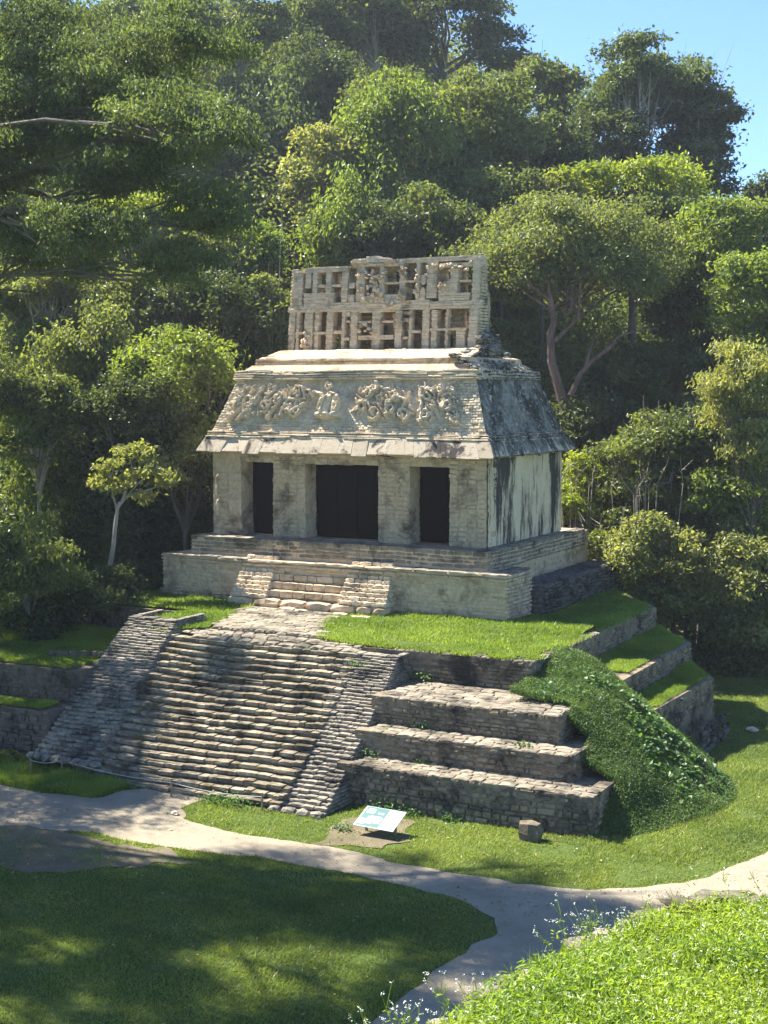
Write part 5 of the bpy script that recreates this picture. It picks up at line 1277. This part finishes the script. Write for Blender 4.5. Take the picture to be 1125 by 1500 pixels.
# dead twiggy shrubs right of the temple
for (px, py, d, lb, nn) in ((840, 700, 60, 'bare dead twigs rising beside the white end wall', 9), (905, 790, 58.5, 'bare dead brush above the olive shrubs', 12), (945, 715, 58, 'dry brown brush in the gap between green shrubs', 14)):
    b = at(px, py, d); gz = float(terrain(np.array(b[0]), np.array(b[1]))); b0 = np.array([b[0], b[1], gz])
    rg = np.random.default_rng(px); mb = MB()
    for _ in range(nn):
        q = b - b0 + rg.normal(0, .5, 3) * [1.2, 1.2, .3]; tip = q + [rg.normal(0, .35), rg.normal(0, .35), rg.uniform(.3, 1.0)]
        tube(mb, [(rg.normal(0, .2), rg.normal(0, .2), -.1), (q * [.8, .8, .6]), q, tip], [.02, .016, .012, .004], 4)
        for _2 in range(3):
            a = q + (tip - q) * rg.random(); tube(mb, [a, a + rg.normal(0, .3, 3) + [0, 0, .2]], [.014, .005], 3)
    o = mb.build('dead_shrub', M['deadwood']); o.location = b0; tag(o, lb, 'shrub')

# ------------------------------------------------------------------ the two big near trees at the left (they shade lawn and stairs)
def near_tree(name, base, blobs, limbs, tone, label, L, nleaf, r0=.45, seed=900, kind='feather', bark='bark'):
    gz = float(terrain(np.array(base[0]), np.array(base[1]))); b0 = np.array([base[0], base[1], gz - .3])
    t = thing(name, label, 'tree', b0); mb = MB(); tot = sum(b[3] * b[4] for b in blobs); lcs = []
    for i, (x, y, z, r, h) in enumerate(blobs):
        lcs.append(crown_mesh(mb, np.array([x, y, z]) - b0, r, r, h, kind, int(nleaf * r * h / tot), L, 42, seed + i))
    o = mb.build('crown', M[tone]); o.parent = t
    mb = MB(); rg = np.random.default_rng(seed); r0 = r0 * .42
    top = np.array([base[0] + .3, base[1] - .2, max(b[2] for b in blobs)]) - b0
    tube(mb, [(0, 0, 0), (.1, .1, top[2] * .3), (-.1, .2, top[2] * .6), top * .85], [r0 * 1.4, r0, r0 * .8, r0 * .4], 10)
    for lb_, lc in zip(limbs if limbs else [None] * len(blobs), lcs): pass
    for (x, y, z, r, h), lc in zip(blobs, lcs):
        c = np.array([x, y, z]) - b0; st = np.array([0, .1, min(top[2] * .75, max(top[2] * .3, c[2] - h * .8))])
        m = (st + c) / 2 + rg.normal(0, 1.1, 3); m2 = m * .4 + c * .6 + rg.normal(0, .5, 3); tube(mb, [st, (st + m) / 2 + rg.normal(0, .3, 3), m, m2, c - [0, 0, h * .25]], [r0 * .55, r0 * .45, r0 * .36, r0 * .28, r0 * .15], 8)
        for i in rg.permutation(len(lc))[:9]:
            a = m2 + (c - m2) * rg.uniform(.2, 1); q = lc[i]; mm = (a + q) / 2 + rg.normal(0, .25, 3); tube(mb, [a, mm, q], [r0 * .2, r0 * .13, r0 * .04], 5)
    for pts, r1, r2 in limbs:
        P = [np.array(p) - b0 for p in pts]; tube(mb, P, np.linspace(r1, r2, len(P)), 8)
    o = mb.build('trunk', M[bark]); o.parent = t
A_ = lambda px, py, d: tuple(at(px, py, d))
lim = [([A_(-140, 330, 40), A_(-20, 275, 40), A_(50, 250, 40), A_(110, 252, 40), A_(150, 250, 40)], .2, .06), ([A_(-140, 300, 41), A_(-20, 262, 41), A_(60, 285, 41), A_(100, 305, 41), A_(160, 318, 41), A_(240, 325, 41)], .16, .04),
       ([A_(-150, 200, 40), A_(0, 90, 40), A_(60, 80, 40), A_(130, 72, 40)], .16, .04), ([A_(0, 60, 40), A_(30, 30, 40), A_(50, 0, 40)], .08, .03), ([A_(-60, 120, 40), A_(40, 130, 40), A_(110, 110, 40), A_(140, 130, 40)], .1, .03), ([A_(150, 250, 40), A_(230, 225, 40), A_(300, 235, 40)], .06, .02)]
def blob(px, py, d, r, h): return (*at(px, py, d), r, h)
near_tree('shade_tree', (-24.5, -18.5), [blob(-430, 250, 40, 3.8, 2.6), blob(-270, 150, 40, 3.8, 2.4), blob(-110, 260, 40, 3.6, 2.2), blob(-60, 90, 41, 3.4, 2.2), blob(50, 50, 40, 2.9, 2.4), blob(60, 190, 39, 2.7, 2.3), blob(175, 120, 38, 2.5, 2.2), blob(200, 250, 37, 2.4, 1.9), blob(60, 350, 38, 2.3, 1.7),
                                         blob(275, 60, 38, 2.0, 1.6), blob(310, 320, 36, 1.5, 1.2), blob(255, 390, 36, 1.3, .9), blob(-330, 420, 38, 3.6, 2.2), blob(-560, 300, 42, 4.2, 2.8), (-13, -20, 12, 3.6, 2.2), (-8.5, -21, 12.5, 3.2, 2), (-15, -23.8, 12, 3.8, 2.4), (-10, -24.8, 13, 3.4, 2.2), (-5.2, -23.0, 12.5, 2.6, 1.6), (-18, -18, 11, 3.6, 2.6), (-12, -22.5, 12.5, 3, 2), (-7.5, -24.8, 12.5, 3, 2), (-16, -26.5, 12.5, 3.4, 2), (-11.5, -27.5, 13, 3.2, 2), (-19, -22, 12, 3.4, 2), (-6.2, -19.6, 12, 2.2, 1.4), blob(120, 340, 35, 1.9, .9), blob(320, 190, 34, 1.5, .7), blob(240, 170, 35, 1.8, .9), blob(-20, 170, 38, 2.6, 1.4)],
          lim, 'l_blue', 'big near tree whose feathery boughs hang into the top left', .125, 380000, seed=900)
near_tree('shade_tree', (-19.6, -7.5), [(-19, -10.6, 8.0, 3.6, 3.0), (-17.4, -9.4, 5.8, 2.4, 2.0), (-20.4, -5.6, 6.5, 2.8, 2.4), (-20.0, -2.6, 5.5, 2.2, 2.0), (-23.5, -12, 9.0, 4.4, 3.4), (-25, -6, 9.0, 4.4, 3.4), (-21.5, -9, 2.5, 3.4, 2.6), (-18, -13.5, 7.5, 3.4, 2.4), (-15.8, -14.6, 8, 2.8, 2), (-15.0, -12.2, 6.5, 2.2, 1.8), (-16, -10.3, 6, 2.2, 1.8), (-19.5, -16.5, 8, 3.4, 2.4), (-17.4, -6.6, 12, 1.3, .7), (-19.5, -5.5, 14.5, 1.2, .6), (-16.6, -11.6, 7.6, 1.8, 1.3)],
          [], 'l_dark', 'dark-trunked tree at the left edge shading the terraces', .16, 95000, seed=940)

# forest floor and undergrowth far up the slope
mb = MB(); rg = np.random.default_rng(77); nb_ = 3900
f = 61.5 + rg.random(nb_) ** .8 * 80; r = (rg.random(nb_) - .5) * 2 * (f * .40 + 3); xy = CAM[:2] + r[:, None] * RR[:2] + f[:, None] * FF[:2]
zc = terrain(xy[:, 0], xy[:, 1]); rad = rg.uniform(1.3, 3.0, nb_); zc = zc + rg.random(nb_) ** 1.5 * 6.5 * sstep(61, 68, f); nper = 150
k = np.repeat(np.arange(nb_), nper); sd = rg.normal(0, 1, (len(k), 3)); sd[:, 2] = np.abs(sd[:, 2]) * .9; sd /= np.linalg.norm(sd, axis=1)[:, None]
c = np.column_stack([xy, zc])[k] + sd * rad[k][:, None] * rg.uniform(.7, 1.1, (len(k), 1)) * [1, 1, 1.1]
leafquads(mb, c, sd + rg.normal(0, .5, sd.shape) + [0, 0, .3], rg.uniform(.2, .42, len(k)), rg.uniform(.14, .26, len(k)), np.clip(rg.random(nb_)[k] * .6 + rg.random(len(k)) * .4, 0, 1))
tag(mb.build('undergrowth', M['l_mid']), 'dense undergrowth filling the forest between the trunks', 'undergrowth', kind='stuff')
mb = MB(); rg = np.random.default_rng(78)
poly = [(-25, -13.2, GZ, 1), (-13, -13, GZ, .5), (-11.5, -12.6, GZ, .45), (-10.3, -12.7, GZ, .35), (-16, -13.2, GZ, .7)] + [(-14.5 - 1.3 * i, -10 + rg.normal(0, 2.5), -3.4, .8) for i in range(4)] + [(-15 + rg.normal(0, .8), -1 + 2.2 * i, -3.4, 1.0) for i in range(5)]
for (x, y, z, r) in poly:
    n = int(1500 * r); sd = rg.normal(0, 1, (n, 3)); sd[:, 2] = np.abs(sd[:, 2]); sd /= np.linalg.norm(sd, axis=1)[:, None]
    leafquads(mb, np.array([x, y, z]) + sd * r * rg.uniform(.5, 1.1, (n, 1)) * [1.4, 1, .9], sd + rg.normal(0, .5, sd.shape), rg.uniform(.08, .2, n), rg.uniform(.05, .12, n), rg.random(n))
tag(mb.build('low_bushes', M['l_mid']), 'low leafy scrub at the shaded left foot of the pyramid', 'undergrowth', kind='stuff')

# ------------------------------------------------------------------ the air
m, nt, N, L = newmat('haze'); pv = N.new('ShaderNodeVolumePrincipled'); pv.inputs['Color'].default_value = (.80, .88, 1, 1); pv.inputs['Density'].default_value = .0003; pv.inputs['Anisotropy'].default_value = .3
o_ = N.new('ShaderNodeOutputMaterial'); L.new(pv.outputs[0], o_.inputs['Volume'])
mb = MB(); box(mb, (-430, -210, -8.5), (310, 610, 75)); o = mb.build('haze', m); tag(o, 'thin sunlit haze in the air over the forest slope', 'haze', kind='stuff')
